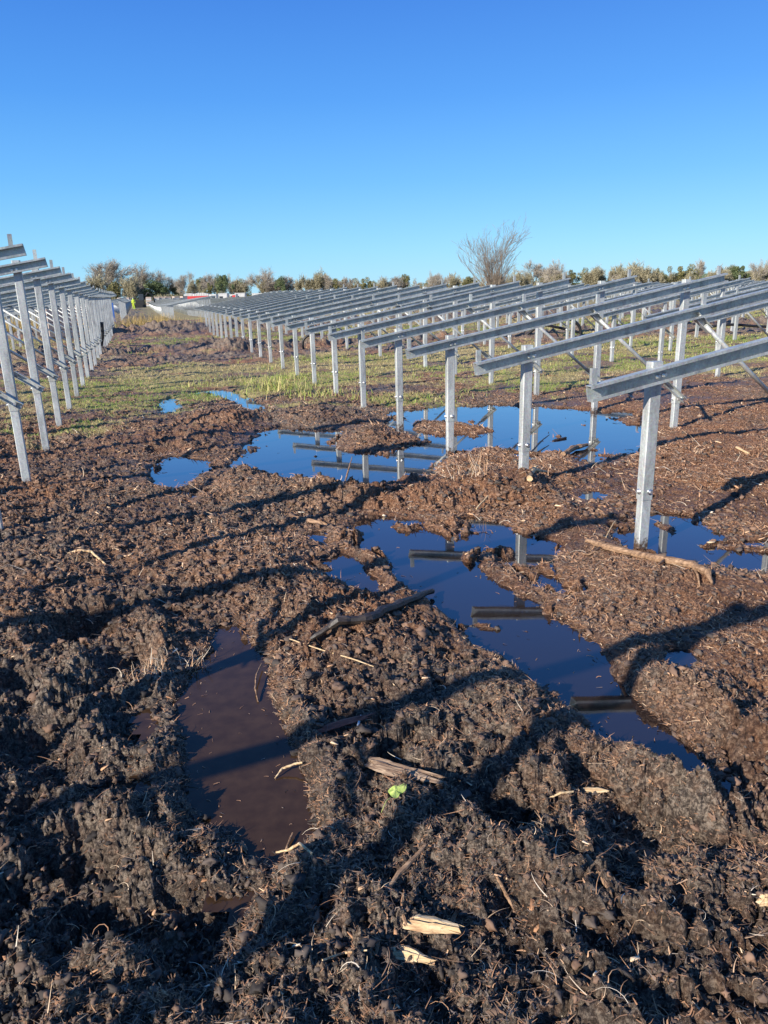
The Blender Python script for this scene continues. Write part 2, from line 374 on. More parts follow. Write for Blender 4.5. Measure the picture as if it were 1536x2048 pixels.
def mat_zinc(name, base, rough, metal=.55):
    m, nt, ns, ln, bs = nodes(name)
    tc = ns.new('ShaderNodeTexCoord'); oi = ns.new('ShaderNodeObjectInfo')
    v = ns.new('ShaderNodeVectorMath'); v.operation = 'ADD'; ln.new(tc.outputs['Object'], v.inputs[0]); 
    sc_ = ns.new('ShaderNodeVectorMath'); sc_.operation = 'SCALE'; ln.new(oi.outputs['Location'], sc_.inputs[0]); sc_.inputs['Scale'].default_value = 3.7
    ln.new(sc_.outputs[0], v.inputs[1])
    mp = ns.new('ShaderNodeMapping'); mp.inputs['Scale'].default_value = (1, 1, .25); ln.new(v.outputs[0], mp.inputs['Vector'])
    n = nnoise(ns, ln, 9, 5, .65, mp.outputs[0], .8); vo = ns.new('ShaderNodeTexVoronoi'); vo.inputs['Scale'].default_value = 90; ln.new(v.outputs[0], vo.inputs['Vector'])
    c = ramp(ns, ln, n.outputs['Fac'], [(.3, tuple(b*.60 for b in base)), (.50, base), (.68, tuple(min(1, b*1.35) for b in base))])
    w = mix(ns, ln, .16, c.outputs[0], vo.outputs['Color']); hs = ns.new('ShaderNodeHueSaturation'); hs.inputs['Saturation'].default_value = .35; ln.new(w, hs.inputs['Color'])
    ln.new(hs.outputs[0], bs.inputs['Base Color'])
    if 'pile' in name:
        sp = ns.new('ShaderNodeSeparateXYZ'); gw = ns.new('ShaderNodeNewGeometry')
        mr = ns.new('ShaderNodeMapRange'); mr.inputs[1].default_value = .20; mr.inputs[2].default_value = .02; mr.inputs[3].default_value = -.35; mr.inputs[4].default_value = .30; ln.new(gw.outputs['Position'], sp.inputs[0]); ln.new(sp.outputs['Z'], mr.inputs[0])
        n5 = nnoise(ns, ln, 40, 5, .7, v.outputs[0]); ad = ns.new('ShaderNodeMath'); ad.operation = 'ADD'; ln.new(mr.outputs[0], ad.inputs[0]); ln.new(n5.outputs['Fac'], ad.inputs[1])
        st = ramp(ns, ln, ad.outputs[0], [(.62, (0, 0, 0)), (.80, (1, 1, 1))]); ln.new(mix(ns, ln, st.outputs[0], hs.outputs[0], (.12, .075, .05)), bs.inputs['Base Color'])
    bs.inputs['Metallic'].default_value = metal
    r = ns.new('ShaderNodeMapRange'); r.inputs[1].default_value = .3; r.inputs[2].default_value = .7; r.inputs[3].default_value = rough-.1; r.inputs[4].default_value = rough+.14
    ln.new(n.outputs['Fac'], r.inputs[0]); ln.new(r.outputs[0], bs.inputs['Roughness'])
    bump(ns, ln, bs, n.outputs['Fac'], .15, .003)
    return m
def mat_tone(name, stops, rough=.8, nscale=0, attrn='tone', spec=.3):
    m, nt, ns, ln, bs = nodes(name)
    if attrn: src = attr(ns, attrn)
    else:
        geo = ns.new('ShaderNodeNewGeometry'); src = nnoise(ns, ln, nscale, 5, .6, geo.outputs['Position'], .4).outputs['Fac']
    r = ramp(ns, ln, src, stops); ln.new(r.outputs[0], bs.inputs['Base Color']); bs.inputs['Roughness'].default_value = rough
    bs.inputs['Specular IOR Level'].default_value = spec
    if not attrn: bump(ns, ln, bs, src, .5, .01)
    return m
def mat_wood(name, a, b, c, scale=(4, 60, 60), rough=.75):
    m, nt, ns, ln, bs = nodes(name)
    tc = ns.new('ShaderNodeTexCoord'); mp = ns.new('ShaderNodeMapping'); mp.inputs['Scale'].default_value = scale; ln.new(tc.outputs['Object'], mp.inputs['Vector'])
    n = nnoise(ns, ln, 1.6, 5, .65, mp.outputs[0], .5); r = ramp(ns, ln, n.outputs['Fac'], [(.34, a), (.5, b), (.66, c)])
    ln.new(r.outputs[0], bs.inputs['Base Color']); bs.inputs['Roughness'].default_value = rough
    bump(ns, ln, bs, n.outputs['Fac'], .8, .004); return m
def mat_flat(name, c, rough=.6, metal=0, var=.12, scale=3):
    m, nt, ns, ln, bs = nodes(name)
    geo = ns.new('ShaderNodeNewGeometry'); n = nnoise(ns, ln, scale, 4, .6, geo.outputs['Position'])
    r = ramp(ns, ln, n.outputs['Fac'], [(.3, tuple(x*(1-var) for x in c)), (.7, tuple(min(1, x*(1+var)) for x in c))])
    ln.new(r.outputs[0], bs.inputs['Base Color']); bs.inputs['Roughness'].default_value = rough; bs.inputs['Metallic'].default_value = metal; return m
M = {}
M['ground'] = mat_ground(); M['water'] = mat_water()
M['zinc'] = mat_zinc('galvanised_post', (.40, .46, .385), .52, .35); M['pile'] = mat_zinc('galvanised_pile', (.47, .53, .45), .47, .35)
M['rail'] = mat_zinc('galvanised_rafter', (.33, .405, .335), .42, .35); M['bolt'] = mat_zinc('galvanised_bolt', (.6, .62, .62), .35, .8)
M['hole'] = mat_flat('dark_bolt_hole', (.02, .02, .02), .9)
M['fibre'] = mat_tone('peat_fibre', [(0, (.05, .041, .035)), (.12, (.27, .21, .16)), (.24, (.22, .135, .085)), (.45, (.38, .195, .10)), (.68, (.58, .34, .185)), (.88, (.78, .57, .35)), (1, (.80, .68, .50))])
M['clod'] = mat_tone('peat_clod', [(0, (.03, .025, .022)), (.25, (.10, .080, .066)), (.5, (.17, .105, .070)), (1, (.26, .16, .105))], .75)
M['grass'] = mat_tone('field_grass', [(0, (.20, .30, .045)), (.35, (.34, .42, .085)), (.6, (.52, .45, .17)), (1, (.60, .46, .24))], .6)
M['reed'] = mat_tone('dry_rushes', [(0, (.22, .19, .05)), (.5, (.42, .29, .10)), (1, (.58, .42, .19))], .6)
M['pale'] = mat_wood('pale_split_wood', (.34, .19, .09), (.62, .44, .23), (.74, .58, .36), (5, 70, 70))
M['root'] = mat_wood('brown_root_wood', (.10, .055, .03), (.26, .155, .085), (.44, .28, .16), (6, 40, 40))
M['darkwood'] = mat_wood('wet_black_wood', (.008, .007, .006), (.03, .022, .017), (.08, .06, .045), (6, 40, 40), .5)
M['red'] = mat_wood('red_brown_bark', (.10, .028, .017), (.24, .075, .045), (.34, .13, .08), (6, 40, 40))
M['bark'] = mat_tone('tree_bark', [(.3, (.20, .165, .13)), (.7, (.36, .30, .23))], .9, 3, None)
M['leaf'] = mat_tone('fallen_leaf', [(.3, (.30, .40, .08)), (.7, (.50, .58, .17))], .45, 60, None)
M['pipe'] = mat_flat('black_plastic_duct', (.012, .012, .013), .45)

# ---------------------------------------------------------------- ground: one sheet to the horizon
def build_ground():
    fine = np.radians(np.linspace(-37, 37, 1150)); step = 74/1149.; c = []; a = 37.0; st = step
    while a < 176: st = min(st*1.12, 3.0); a += st; c.append(a)
    c = np.array(c); c = c[c < 178.5]
    th = np.concatenate([-np.radians(c[::-1]), fine, np.radians(c)]); nt_ = len(th)
    rs = [.05, .3, .55, .75, .9]
    r = 1.0
    while r < 13: rs.append(r); r *= 1.0027
    while r < 42: rs.append(r); r *= 1.0038
    while r < 80: rs.append(r); r *= 1.0085
    while r < 2600: rs.append(r); r *= 1.035
    rs = np.array(rs); nr = len(rs)
    R, T = np.meshgrid(rs, th, indexing='ij'); X = (R*np.sin(T)).ravel(); Y = (R*np.cos(T)).ravel()
    Z = H(X, Y)
    g = grassiness(X, Y); sd = sd_water(X, Y); r_ = np.hypot(X, Y); n, v = nv(X, Y); _, md = spoil(X, Y)
    hl = Z
    peat = .24+.85*fbm(X*.8, Y*.8, 41, 4, .6)
    peat += .60*sst(3.5, 2.0, Y)*sst(.9, -.2, X)+.25*sst(2.6, 1.8, Y)+.30*sst(-.1, -1.2, X)*sst(9, 6, Y)
    peat -= .45*sst(0, 1.2, X)*sst(2.4, 3.4, Y)*(1-sst(8, 11, Y)); peat += .85*md*sst(14, 20, r_)+.25*sst(8, 12, r_)*(1-sst(17,20,r_))
    peat = np.clip(peat, 0, 1)
    wet = np.clip((1-sst(0, .10, sd))*.9+sst(.045, .0, hl)*.6*(r_ < 12)+.60*sst(.05, .38, fbm(X*1.15+7, Y*1.15, 47, 3)), 0, 1)*(1-g)
    far = sst(200, 330, r_)
    i = np.arange(nr-1)[:, None]; j = np.arange(nt_)[None, :]; j2 = (j+1) % nt_
    F = np.stack([i*nt_+j, i*nt_+j2, (i+1)*nt_+j2, (i+1)*nt_+j], -1).reshape(-1, 4)[:, ::-1]
    me = mesh_np('ground', np.stack([X, Y, Z], 1), F, M['ground'], True, dict(grass=g, peat=peat, wet=wet, far=far))
    o = link('ground', me); tag(o, 'churned brown and black peat ground with grass further off', 'ground', kind='structure')
build_ground()
def build_water():
    s = .04; xs = np.arange(-6.5, 9, s); ys = np.arange(1.2, 17.5, s); X, Y = np.meshgrid(xs, ys, indexing='ij')
    sd = sd_water(X.ravel(), Y.ravel()).reshape(X.shape) < .24
    idx = np.arange(X.size).reshape(X.shape); k = sd[:-1, :-1]
    F = np.stack([idx[:-1, :-1][k], idx[1:, :-1][k], idx[1:, 1:][k], idx[:-1, 1:][k]], 1)
    used, inv = np.unique(F, return_inverse=True); F = inv.reshape(F.shape)
    V = np.stack([X.ravel()[used], Y.ravel()[used], np.zeros(len(used))], 1)
    o = link('puddle_water', mesh_np('puddle_water', V, F, M['water'], True)); tag(o, 'still brown puddle water lying in the ruts and hollows', 'water', kind='structure')
build_water()

# ---------------------------------------------------------------- mounting frames
SL = 0.175; ZF = 1.125
def frame_meshes(d, x_hi, x_lo=-.487, xb=1.62, full=True):
    """local x: from the low post to the high post, y: along the row, away from the camera"""
    out = {}
    yf = -.0325                                     # front face of the posts
    for nm, x0, top in (('a', 0.0, ZF+.075), ('b', d, ZF+SL*d+.075)):
        p = MB()
        if full:
            p.box(x0-.041, x0+.041, yf, .0325, .33, top, .006)
            for sx in (1,):
                for z in (.62, top-.42): p.tube([(x0-.0405, -.002, z), (x0-.0425, -.002, z)], .007, 8)
            q = MB(); q.box(x0-.036, x0+.036, yf+.004, .0285, -.6, .345, .005)
            q.tube([(x0+.005, yf+.0045, .27), (x0+.005, yf+.003, .27)], .007, 8)
            for bi, (bx, by, dx, dy) in enumerate(((x0+.01, yf, 0, -1), (x0-.041, 0, -1, 0), (x0+.01, .0325, 0, 1))):
                b = MB(); b.tube([(bx+dx*q_, by+dy*q_, .385) for q_ in (0, .006, .0062, .020)], [.019, .019, .012, .011], 8); out['bolt%d_%s' % (bi, nm)] = b
            out['pile_'+nm] = q
        else: p.box(x0-.041, x0+.041, yf, .0325, -.4, top)
        out['post_'+nm] = p
    up = np.array([-SL, 0, 1])/math.hypot(SL, 1)
    t = .004; hh = .048; fl = .058; lp = .018
    P0 = (x_lo, yf, ZF+SL*x_lo); P1 = (x_hi, yf, ZF+SL*x_hi)
    r = MB()
    if full:
        prof = [(0, -hh), (0, hh), (-fl, hh), (-fl, hh-lp), (-fl+t, hh-lp), (-fl+t, hh-t), (-t, hh-t), (-t, -hh+t), (-fl+t, -hh+t), (-fl+t, -hh+lp), (-fl, -hh+lp), (-fl, -hh)]
        b0 = r.extr(prof, P0, P1, (0, 1, 0), up)
        n = 12
        for o_, fl_ in ((0, False), (n, True)):
            for q in ((0, 1, 6, 7), (1, 2, 5, 6), (2, 3, 4, 5), (7, 8, 11, 0), (8, 9, 10, 11)):
                f = tuple(b0+o_+i for i in q); r.f.append(f[::-1] if not fl_ else f); r.sm.append(False)
    else:
        prof = [(0, -hh), (0, hh), (-fl, hh), (-fl, hh-.012), (-.006, hh-.012), (-.006, -hh+.012), (-fl, -hh+.012), (-fl, -hh)]
        r.extr(prof, P0, P1, (0, 1, 0), up)
    out['rafter'] = r
    for i, x in enumerate((x_lo+.03, x_lo+.57*(x_hi-x_lo), x_hi-.10)):
        c = MB(); z = ZF+SL*x+hh
        c.box(x-.018, x+.018, yf-.030, yf-.026, z+.002, z+.095); c.box(x-.018, x+.018, yf-.048, yf-.0305, z+.001, z+.005)
        c.box(x-.018, x-.015, yf-.026, yf-.004, z+.002, z+.095); out['cleat%d' % i] = c
    for bi, x in enumerate((0, .045, d, d-.045)):   # bolts through the rafter
        z = ZF+SL*x-.012; b = MB()
        b.tube([(x, yf-q_, z) for q_ in (.004, .009, .0092, .022)], [.018, .018, .012, .011], 8); out['rbolt%d' % bi] = b
    # brace from the joint of the high post up to the middle of the rafter
    br = MB(); xe, ze = d+.02, .405; xs, zs = xb, ZF+SL*xb-.055
    yb = yf-.022
    dv = np.array([xe-xs, 0, ze-zs]); L = np.linalg.norm(dv); dv /= L; pv = np.array([-dv[2], 0, dv[0]])
    br.tube([np.array([xs, yb, zs])+dv*.10, np.array([xe, yb, ze])-dv*.22], .019, 8 if full else 4)
    out['brace'] = br
    k = MB(); a = np.array([xe, yb, ze])-dv*.27; e = np.array([xe, yb, ze])+dv*.065
    pr_ = [(-.024, -.030), (.020, -.030), (.020, -.026), (-.020, -.026), (-.020, .026), (.020, .026), (.020, .030), (-.024, .030)]
    k.extr([(-q[0], q[1]) for q in pr_][::-1], a, e, (0, 1, 0), pv)
    k.tube([e-dv*.06+np.array([0, -.024, 0]), e-dv*.06+np.array([0, .012, 0])], .012, 6)
    out['bracket0'] = k
    k = MB(); a = np.array([xs, yb, zs])-dv*.05; e = np.array([xs, yb, zs])+dv*.16
    k.extr([(-q[0], q[1]) for q in pr_][::-1], a, e, (0, 1, 0), pv); k.tube([(xs, yb-.030, zs+.02), (xs, yb-.006, zs+.02)], .012, 6)
    out['bracket1'] = k
    return out
def make_frame(meshes, full):
    root = empty('mounting_frame', (0, 0, 0))
    mm = {k: v.mesh(k, M['rail'] if k in ('rafter',) or 'cleat' in k else M['bolt'] if 'bolt' in k else M['pile'] if 'pile' in k else M['zinc']) for k, v in meshes.items()}
    for nm in 'ab':
        p = link('post', mm['post_'+nm], root)
        if full:
            link('pile', mm['pile_'+nm], p)
            for i in range(3): link('bolt', mm['bolt%d_%s' % (i, nm)], p)
    r = link('rafter', mm['rafter'], root)
    if full:
        for i in range(3): link('cleat', mm['cleat%d' % i], r)
        for i in range(4): link('bolt', mm['rbolt%d' % i], r)
    b = link('brace', mm['brace'], root)
    if full: link('bracket', mm['bracket0'], b); link('bracket', mm['bracket1'], b)
    return root
def simple_boxes(d, x_hi, x_lo=-.487, xb=1.62):
    m = MB()
    for x0, top in ((0, ZF+.07), (d, ZF+SL*d+.07)): m.box(x0-.041, x0+.041, -.03, .03, -.3, top)
    m.extr([(0, -.052), (0, .052), (-.05, .052), (-.05, .04), (-.01, .04), (-.01, -.04), (-.05, -.04), (-.05, -.052)], (x_lo, -.03, ZF+SL*x_lo), (x_hi, -.03, ZF+SL*x_hi), (0, 1, 0), (0, 0, 1))
    m.extr([(-.02, -.02), (.02, -.02), (.02, .02), (-.02, .02)], (xb, -.04, ZF+SL*xb-.05), (d, -.04, .42), (0, 1, 0), (0, 0, 1))
    return m
WORDS = 'first second third fourth fifth sixth seventh eighth ninth tenth eleventh twelfth thirteenth fourteenth fifteenth sixteenth seventeenth eighteenth nineteenth twentieth'.split()
def ordw(i):
    if i < 20: return WORDS[i]
    t = {2: 'twenty', 3: 'thirty', 4: 'forty', 5: 'fifty', 6: 'sixty', 7: 'seventy', 8: 'eighty', 9: 'ninety'}[(i+1)//10]
    u_ = (i+1) % 10
    return t+'-'+WORDS[u_-1] if u_ else t[:-1]+'ieth'
P_R = (1.6736, 4.5132); SP = 1.5951; D_R = 2.801; XH_R = 3.277
P_L = (-2.8363, 5.1187); D_L = 2.98; XH_L = D_L+.30
frames = []                                         # (x, y, z, side, row key, order)
for k in range(-1, 21):
    frames.append((P_R[0]+U[0]*SP*k, P_R[1]+U[1]*SP*k, .0081*-min(k, 0)*0+.004*min(k, 12), 'R', 'near_right', k))
for k in range(-3, 21):
    lx = P_L[0]+U[0]*SP*k-N[0]*D_L; ly = P_L[1]+U[1]*SP*k-N[1]*D_L
    frames.append((lx, ly, .36-.030*max(k-1, 0)*(k < 11)-(.27 if k >= 11 else 0), 'L', 'near_left', k))
n0, v0 = nv(*P_R); PITCH = 6.75; NF, VF = nv(*gp(348, 638)[:2]); NL, VL = nv(*gp(243, 641)[:2])
print('far', NF, VF, NL, VL)
for m in range(1, 6):
    st = int(math.floor(((n0+PITCH*m)*.93-3.6-v0)/SP))
    for k in range(st, 21):
        n = n0+PITCH*m; v = v0+SP*(k+.35*m)
        frames.append((n*N[0]+v*U[0], n*N[1]+v*U[1], .03*math.sin(m*2.1+k*.4), 'R', 'right%d' % m, k-st))
for m in range(0, 26):
    st = max(VF, (NF+PITCH*m)*.96-5)
    for k in range(0, 80):
        v = VF+SP*k+(m % 3)*.5*(m > 0)
        if v < st or v > 172: continue
        n = NF+PITCH*m
        frames.append((n*N[0]+v*U[0], n*N[1]+v*U[1], .05*math.sin(m*1.3+k*.11), 'R', 'far%d' % m, k))
for m in range(0, 3):
    for k in range(0, 72):
        v = VL+SP*k; n = NL-PITCH*m-D_R
        if v > 168: continue
        frames.append((n*N[0]+v*U[0], n*N[1]+v*U[1], .05, 'R', 'farleft%d' % m, k))
frames = [(f[0], f[1], f[2]+float(dip(f[0], f[1])))+f[3:] for f in frames]
frames.sort(key=lambda f: f[0]**2+f[1]**2)
mR = frame_meshes(D_R, XH_R); mL = frame_meshes(D_L, XH_L, -.487, 1.7)
protoR = make_frame(mR, True); protoL = make_frame(mL, True)
pf = frame_meshes(D_R, XH_R, full=False); protoF = make_frame({k: pf[k] for k in ('post_a', 'post_b', 'rafter', 'brace')}, False)
usedp = set(); cnt = 0; rest = []; order = {}
for f in frames: order.setdefault(f[4], []).append(f[5])
for k_ in order: order[k_] = sorted(order[k_])
for (x, y, z, side, row, k) in frames:
    if cnt >= 300: rest.append((x, y, z)); continue
    r = math.hypot(x, y)
    proto = protoL if side == 'L' else (protoR if r < 24 else protoF)
    o = proto if id(proto) not in usedp else copy_tree(proto); usedp.add(id(proto)); cnt += 1
    o.location = (x, y, z); o.rotation_euler = (random.uniform(-.005, .005), random.uniform(-.003, .003), PSI+random.uniform(-.008, .008))
    i = order[row].index(k)
    if row == 'near_right':
        i -= 1; nx = 'just outside the view' if i < 0 else ''
        lb = ('galvanised frame beyond the right picture edge, nearest of the first right row' if i < 0 else
              'nearest galvanised frame on the right, post standing by the right-hand puddle and crooked root' if i == 0 else
              '%s galvanised frame from the near end of the first row right of the muddy track' % ordw(i))
        if i == 1: lb = 'second galvanised frame on the right, post beside dry root bits between the puddles'
        if i == 2: lb = 'third galvanised frame on the right, low post at the edge of the large blue puddle'
        gr = 'frames of the first row right of the track'
    elif row == 'near_left':
        i -= 3
        lb = ('tall galvanised frame of the left row behind the picture edge' if i < 0 else
              'tall galvanised frame cut by the left picture edge, only a post foot showing' if i == 0 else
              '%s tall galvanised frame from the near end of the row left of the track' % ordw(i))
        gr = 'tall frames of the row left of the track'
    elif row.startswith('right'):
        m = int(row[5:]); lb = '%s frame from the near end of the %s row right of the track' % (ordw(i), ordw(m)); gr = 'frames of the rows further right'
    elif row.startswith('farleft'):
        lb = '%s distant frame along the %s row left of the track, beyond the rushes' % (ordw(i), ordw(int(row[7:]))); gr = 'distant frames left of the track'
    else:
        lb = 'distant galvanised frame beyond the spoil ridge, %s along the %s far row' % (ordw(i), ordw(int(row[3:]))); gr = 'distant frames beyond the spoil ridge'
    tag(o, lb, 'mounting frame', gr)
tmpl = simple_boxes(D_R, XH_R); tv = np.array(tmpl.v); quads = [f for f in tmpl.f if len(f) == 4]; tf = np.array(quads)
VV = []; FF = []
for i, (x, y, z) in enumerate(rest):
    w = np.stack([x+tv[:, 0]*N[0]+tv[:, 1]*U[0], y+tv[:, 0]*N[1]+tv[:, 1]*U[1], tv[:, 2]+z], 1); VV.append(w); FF.append(tf+i*len(tv))
if rest:
    o = link('mounting_frames', mesh_np('mounting_frames', np.concatenate(VV), np.concatenate(FF), M['rail']))
    tag(o, 'mass of far galvanised solar frames running to the tree line', 'mounting frames', kind='stuff')

# ---------------------------------------------------------------- scattered fibres, clods, grass
def in_fan(n, r0, r1, half=36, p=1.0):
    u_ = RNG.random(n); lr = np.exp(np.log(r0)+(np.log(r1)-np.log(r0))*u_**p)
    t = np.radians(RNG.uniform(-half, half, n)); return lr*np.sin(t), lr*np.cos(t), lr
def strips(x, y, z, L, W, az, el, curl, tone, seg=2):
    """curved flat strips: seg+1 stations"""
    n = len(x); V = np.zeros((n, seg+1, 2, 3)); px, py, pz = x.copy(), y.copy(), z.copy()
    a = az.copy(); e = el.copy()
    for i in range(seg+1):
        w = W*(1-.75*i/seg)*.5
        sx, sy = -np.sin(a), np.cos(a)
        V[:, i, 0] = np.stack([px-sx*w, py-sy*w, pz+w*.4], 1); V[:, i, 1] = np.stack([px+sx*w, py+sy*w, pz-w*.1], 1)
        px = px+np.cos(a)*np.cos(e)*L/seg; py = py+np.sin(a)*np.cos(e)*L/seg; pz = pz+np.sin(e)*L/seg
        a = a+curl; e = e-np.abs(curl)*.6
    b = np.arange(n)[:, None]*(seg+1)*2; F = []
    for i in range(seg): F.append(np.stack([b[:, 0]+2*i, b[:, 0]+2*i+1, b[:, 0]+2*i+3, b[:, 0]+2*i+2], 1))
    return V.reshape(-1, 3), np.concatenate(F), np.repeat(tone, (seg+1)*2)
def fibres():
    n = 620000
    x, y, r = in_fan(n, 1.15, 15, 36, .85)
    sd = sd_water(x, y); g = grassiness(x, y); dens = (.10+.90*sst(-.30, .35, fbm(x*2.1, y*2.1, 101, 4, .6)+.12*(x > .3)))*(1-.85*sst(.05, .38, fbm(x*1.15+7, y*1.15, 47, 3)))
    keep = (sd > .0) & (g < .6) & (RNG.random(n) < dens)
    x, y, r, sd = x[keep], y[keep], r[keep], sd[keep]; n = len(x); z = H(x, y)+.001
    s = np.clip(r/3.2, .75, 2.4)
    L = RNG.lognormal(-3.75, .45, n)*s; L = np.clip(L*.75, .006, .07*s); W = RNG.uniform(.0016, .0068, n)*s
    az = RNG.uniform(0, 2*PI, n); el = RNG.uniform(-.15, .50, n); curl = RNG.normal(0, .45, n)
    black = sst(3.6, 2.2, y)*(.08+.14*sst(.9, -.2, x))+.12*sst(-.5, -1.5, x)*sst(9, 5, y)
    tone = np.clip(RNG.beta(1.7, 2.3, n)-black+.12*fbm(x*1.2, y*1.2, 105, 3), 0, 1)
    V, F, T = strips(x, y, z, L, W, az, el, curl, tone)
    o = link('peat_fibres', mesh_np('peat_fibres', V, F, M['fibre'], False, dict(tone=T))); tag(o, 'loose shredded peat fibres and wood chips strewn over the mud', 'peat fibres', kind='stuff')
    # longer roots and straws
    n = 3600; x, y, r = in_fan(n, 1.2, 11, 36, .9); k = (sd_water(x, y) > -.02) & (grassiness(x, y) < .5); x, y, r = x[k], y[k], r[k]; n = len(x)
    z = H(x, y)+.004; s = np.clip(r/3.5, .8, 1.8)
    V, F, T = strips(x, y, z, RNG.uniform(.025, .11, n)*s, RNG.uniform(.0016, .0040, n)*s, RNG.uniform(0, 2*PI, n), RNG.uniform(0, .6, n), RNG.normal(0, .3, n), np.clip(RNG.normal(.62, .25, n), 0, 1), 5)
    o = link('straw_roots', mesh_np('straw_roots', V, F, M['fibre'], False, dict(tone=T))); tag(o, 'long pale rootlets and straws lying on the churned peat', 'rootlets', kind='stuff')
    # bits floating on the puddles
    n = 9000; x, y, r = in_fan(n, 1.3, 15, 36, .8); sd = sd_water(x, y); pr_ = np.where(sd < 0, np.exp(sd/.05)*.9+.06*(fbm(x*1.3, y*2, 107, 3) > .25)+.015, 0)
    k = RNG.random(n) < pr_; x, y, r = x[k], y[k], r[k]; n = len(x); s = np.clip(r/3.2, .8, 3)
    V, F, T = strips(x, y, np.full(n, .002), RNG.uniform(.008, .04, n)*s, RNG.uniform(.002, .007, n)*s, RNG.uniform(0, 2*PI, n), RNG.uniform(0, .12, n), RNG.normal(0, .5, n), np.clip(RNG.normal(.3, .2, n), 0, 1), 3)
    o = link('floating_debris', mesh_np('floating_debris', V, F, M['fibre'], False, dict(tone=T))); tag(o, 'small bits of peat and straw floating on the puddles', 'debris', kind='stuff')
fibres()
def clods():
    import bmesh
    bm = bmesh.new(); bmesh.ops.create_icosphere(bm, subdivisions=2, radius=1)
    iv = np.array([v.co[:] for v in bm.verts]); fi = np.array([[v.index for v in f.verts] for f in bm.faces]); bm.free()
    n = 34000; x, y, r = in_fan(n, 1.2, 16, 36, .9); sd = sd_water(x, y); g = grassiness(x, y)
    k = (sd > .015) & (g < .5) & (RNG.random(n) < .45+.8*fbm(x*1.4, y*1.4, 111, 3)+.3*sst(.3, -.5, x)); x, y, r, sd = x[k], y[k], r[k], sd[k]; n = len(x); z = H(x, y)
    s = np.clip(RNG.lognormal(-5.15, .5, n)*np.clip(r/2.6, .8, 2.2), .003, .018); s = np.minimum(s, .3*sd+.008)
    S = np.stack([s*RNG.uniform(.7, 1.5, n), s*RNG.uniform(.7, 1.5, n), s*RNG.uniform(.5, 1.0, n)], 1)
    rot = RNG.uniform(0, 2*PI, n); c, q = np.cos(rot), np.sin(rot)
    off = RNG.uniform(0, 100, n)
    P = iv[None]*S[:, None]
    # lumpy displacement
    th = iv[:, 0][None]*2.3+off[:, None]; ph = iv[:, 1][None]*2.3+iv[:, 2][None]*1.7-off[:, None]*.7
    dsp = 1+.75*vn(th, ph, 5)+.6*vn(th*2.6, ph*2.6, 6)
    P = P*dsp[..., None]
    X = P[..., 0]*c[:, None]-P[..., 1]*q[:, None]+x[:, None]; Y = P[..., 0]*q[:, None]+P[..., 1]*c[:, None]+y[:, None]; Z = P[..., 2]+z[:, None]+s[:, None]*.15
    V = np.stack([X, Y, Z], -1).reshape(-1, 3); F = (np.arange(n)[:, None, None]*len(iv)+fi[None]).reshape(-1, 3)
    black = sst(3.5, 2.0, y)*sst(.9, -.2, x)*.3
    T = np.repeat(np.clip(RNG.beta(2, 2.2, n)-black, 0, 1), len(iv))
    o = link('peat_crumbs', mesh_np('peat_crumbs', V, F, M['clod'], False, dict(tone=T))); tag(o, 'crumbs and small clods of dark peat over the mud', 'peat crumbs', kind='stuff')
clods()
def wood_chips():
    n = 900; x, y, r = in_fan(n, 1.25, 12, 35, .9); k = (sd_water(x, y) > .01) & (grassiness(x, y) < .4); x, y, r = x[k], y[k], r[k]; n = len(x); z = H(x, y)
    L = RNG.uniform(.012, .045, n)*np.clip(r/3.2, .8, 2.0); W = L*RNG.uniform(.12, .35, n); T = L*RNG.uniform(.06, .14, n)
    b = np.array([(-1, -1, -1), (1, -.6, -1), (1, .7, -1), (-.8, 1, -1), (-.9, -.8, 1), (.8, -.5, 1), (.9, .6, 1), (-.7, .8, 1)])*.5
    P = b[None]*np.stack([L, W, T], 1)[:, None]; P = P+RNG.normal(0, .05, P.shape)*L[:, None, None]*.6
    a = RNG.uniform(0, 2*PI, n); e = RNG.normal(0, .3, n)
    X = P[..., 0]*np.cos(e)[:, None]-P[..., 2]*np.sin(e)[:, None]; Zz = P[..., 0]*np.sin(e)[:, None]+P[..., 2]*np.cos(e)[:, None]
    V = np.stack([X*np.cos(a)[:, None]-P[..., 1]*np.sin(a)[:, None]+x[:, None], X*np.sin(a)[:, None]+P[..., 1]*np.cos(a)[:, None]+y[:, None], Zz+z[:, None]+.003], -1)
    f = np.array([(3, 2, 1, 0), (4, 5, 6, 7), (0, 1, 5, 4), (1, 2, 6, 5), (2, 3, 7, 6), (3, 0, 4, 7)])
    o = link('wood_chips', mesh_np('wood_chips', V.reshape(-1, 3), (np.arange(n)[:, None, None]*8+f[None]).reshape(-1, 4), M['fibre'], False, dict(tone=np.repeat(np.clip(RNG.normal(.66, .2, n), 0, 1), 8)))); tag(o, 'small tan and brown wood chips mixed into the peat', 'wood chips', kind='stuff')
wood_chips()
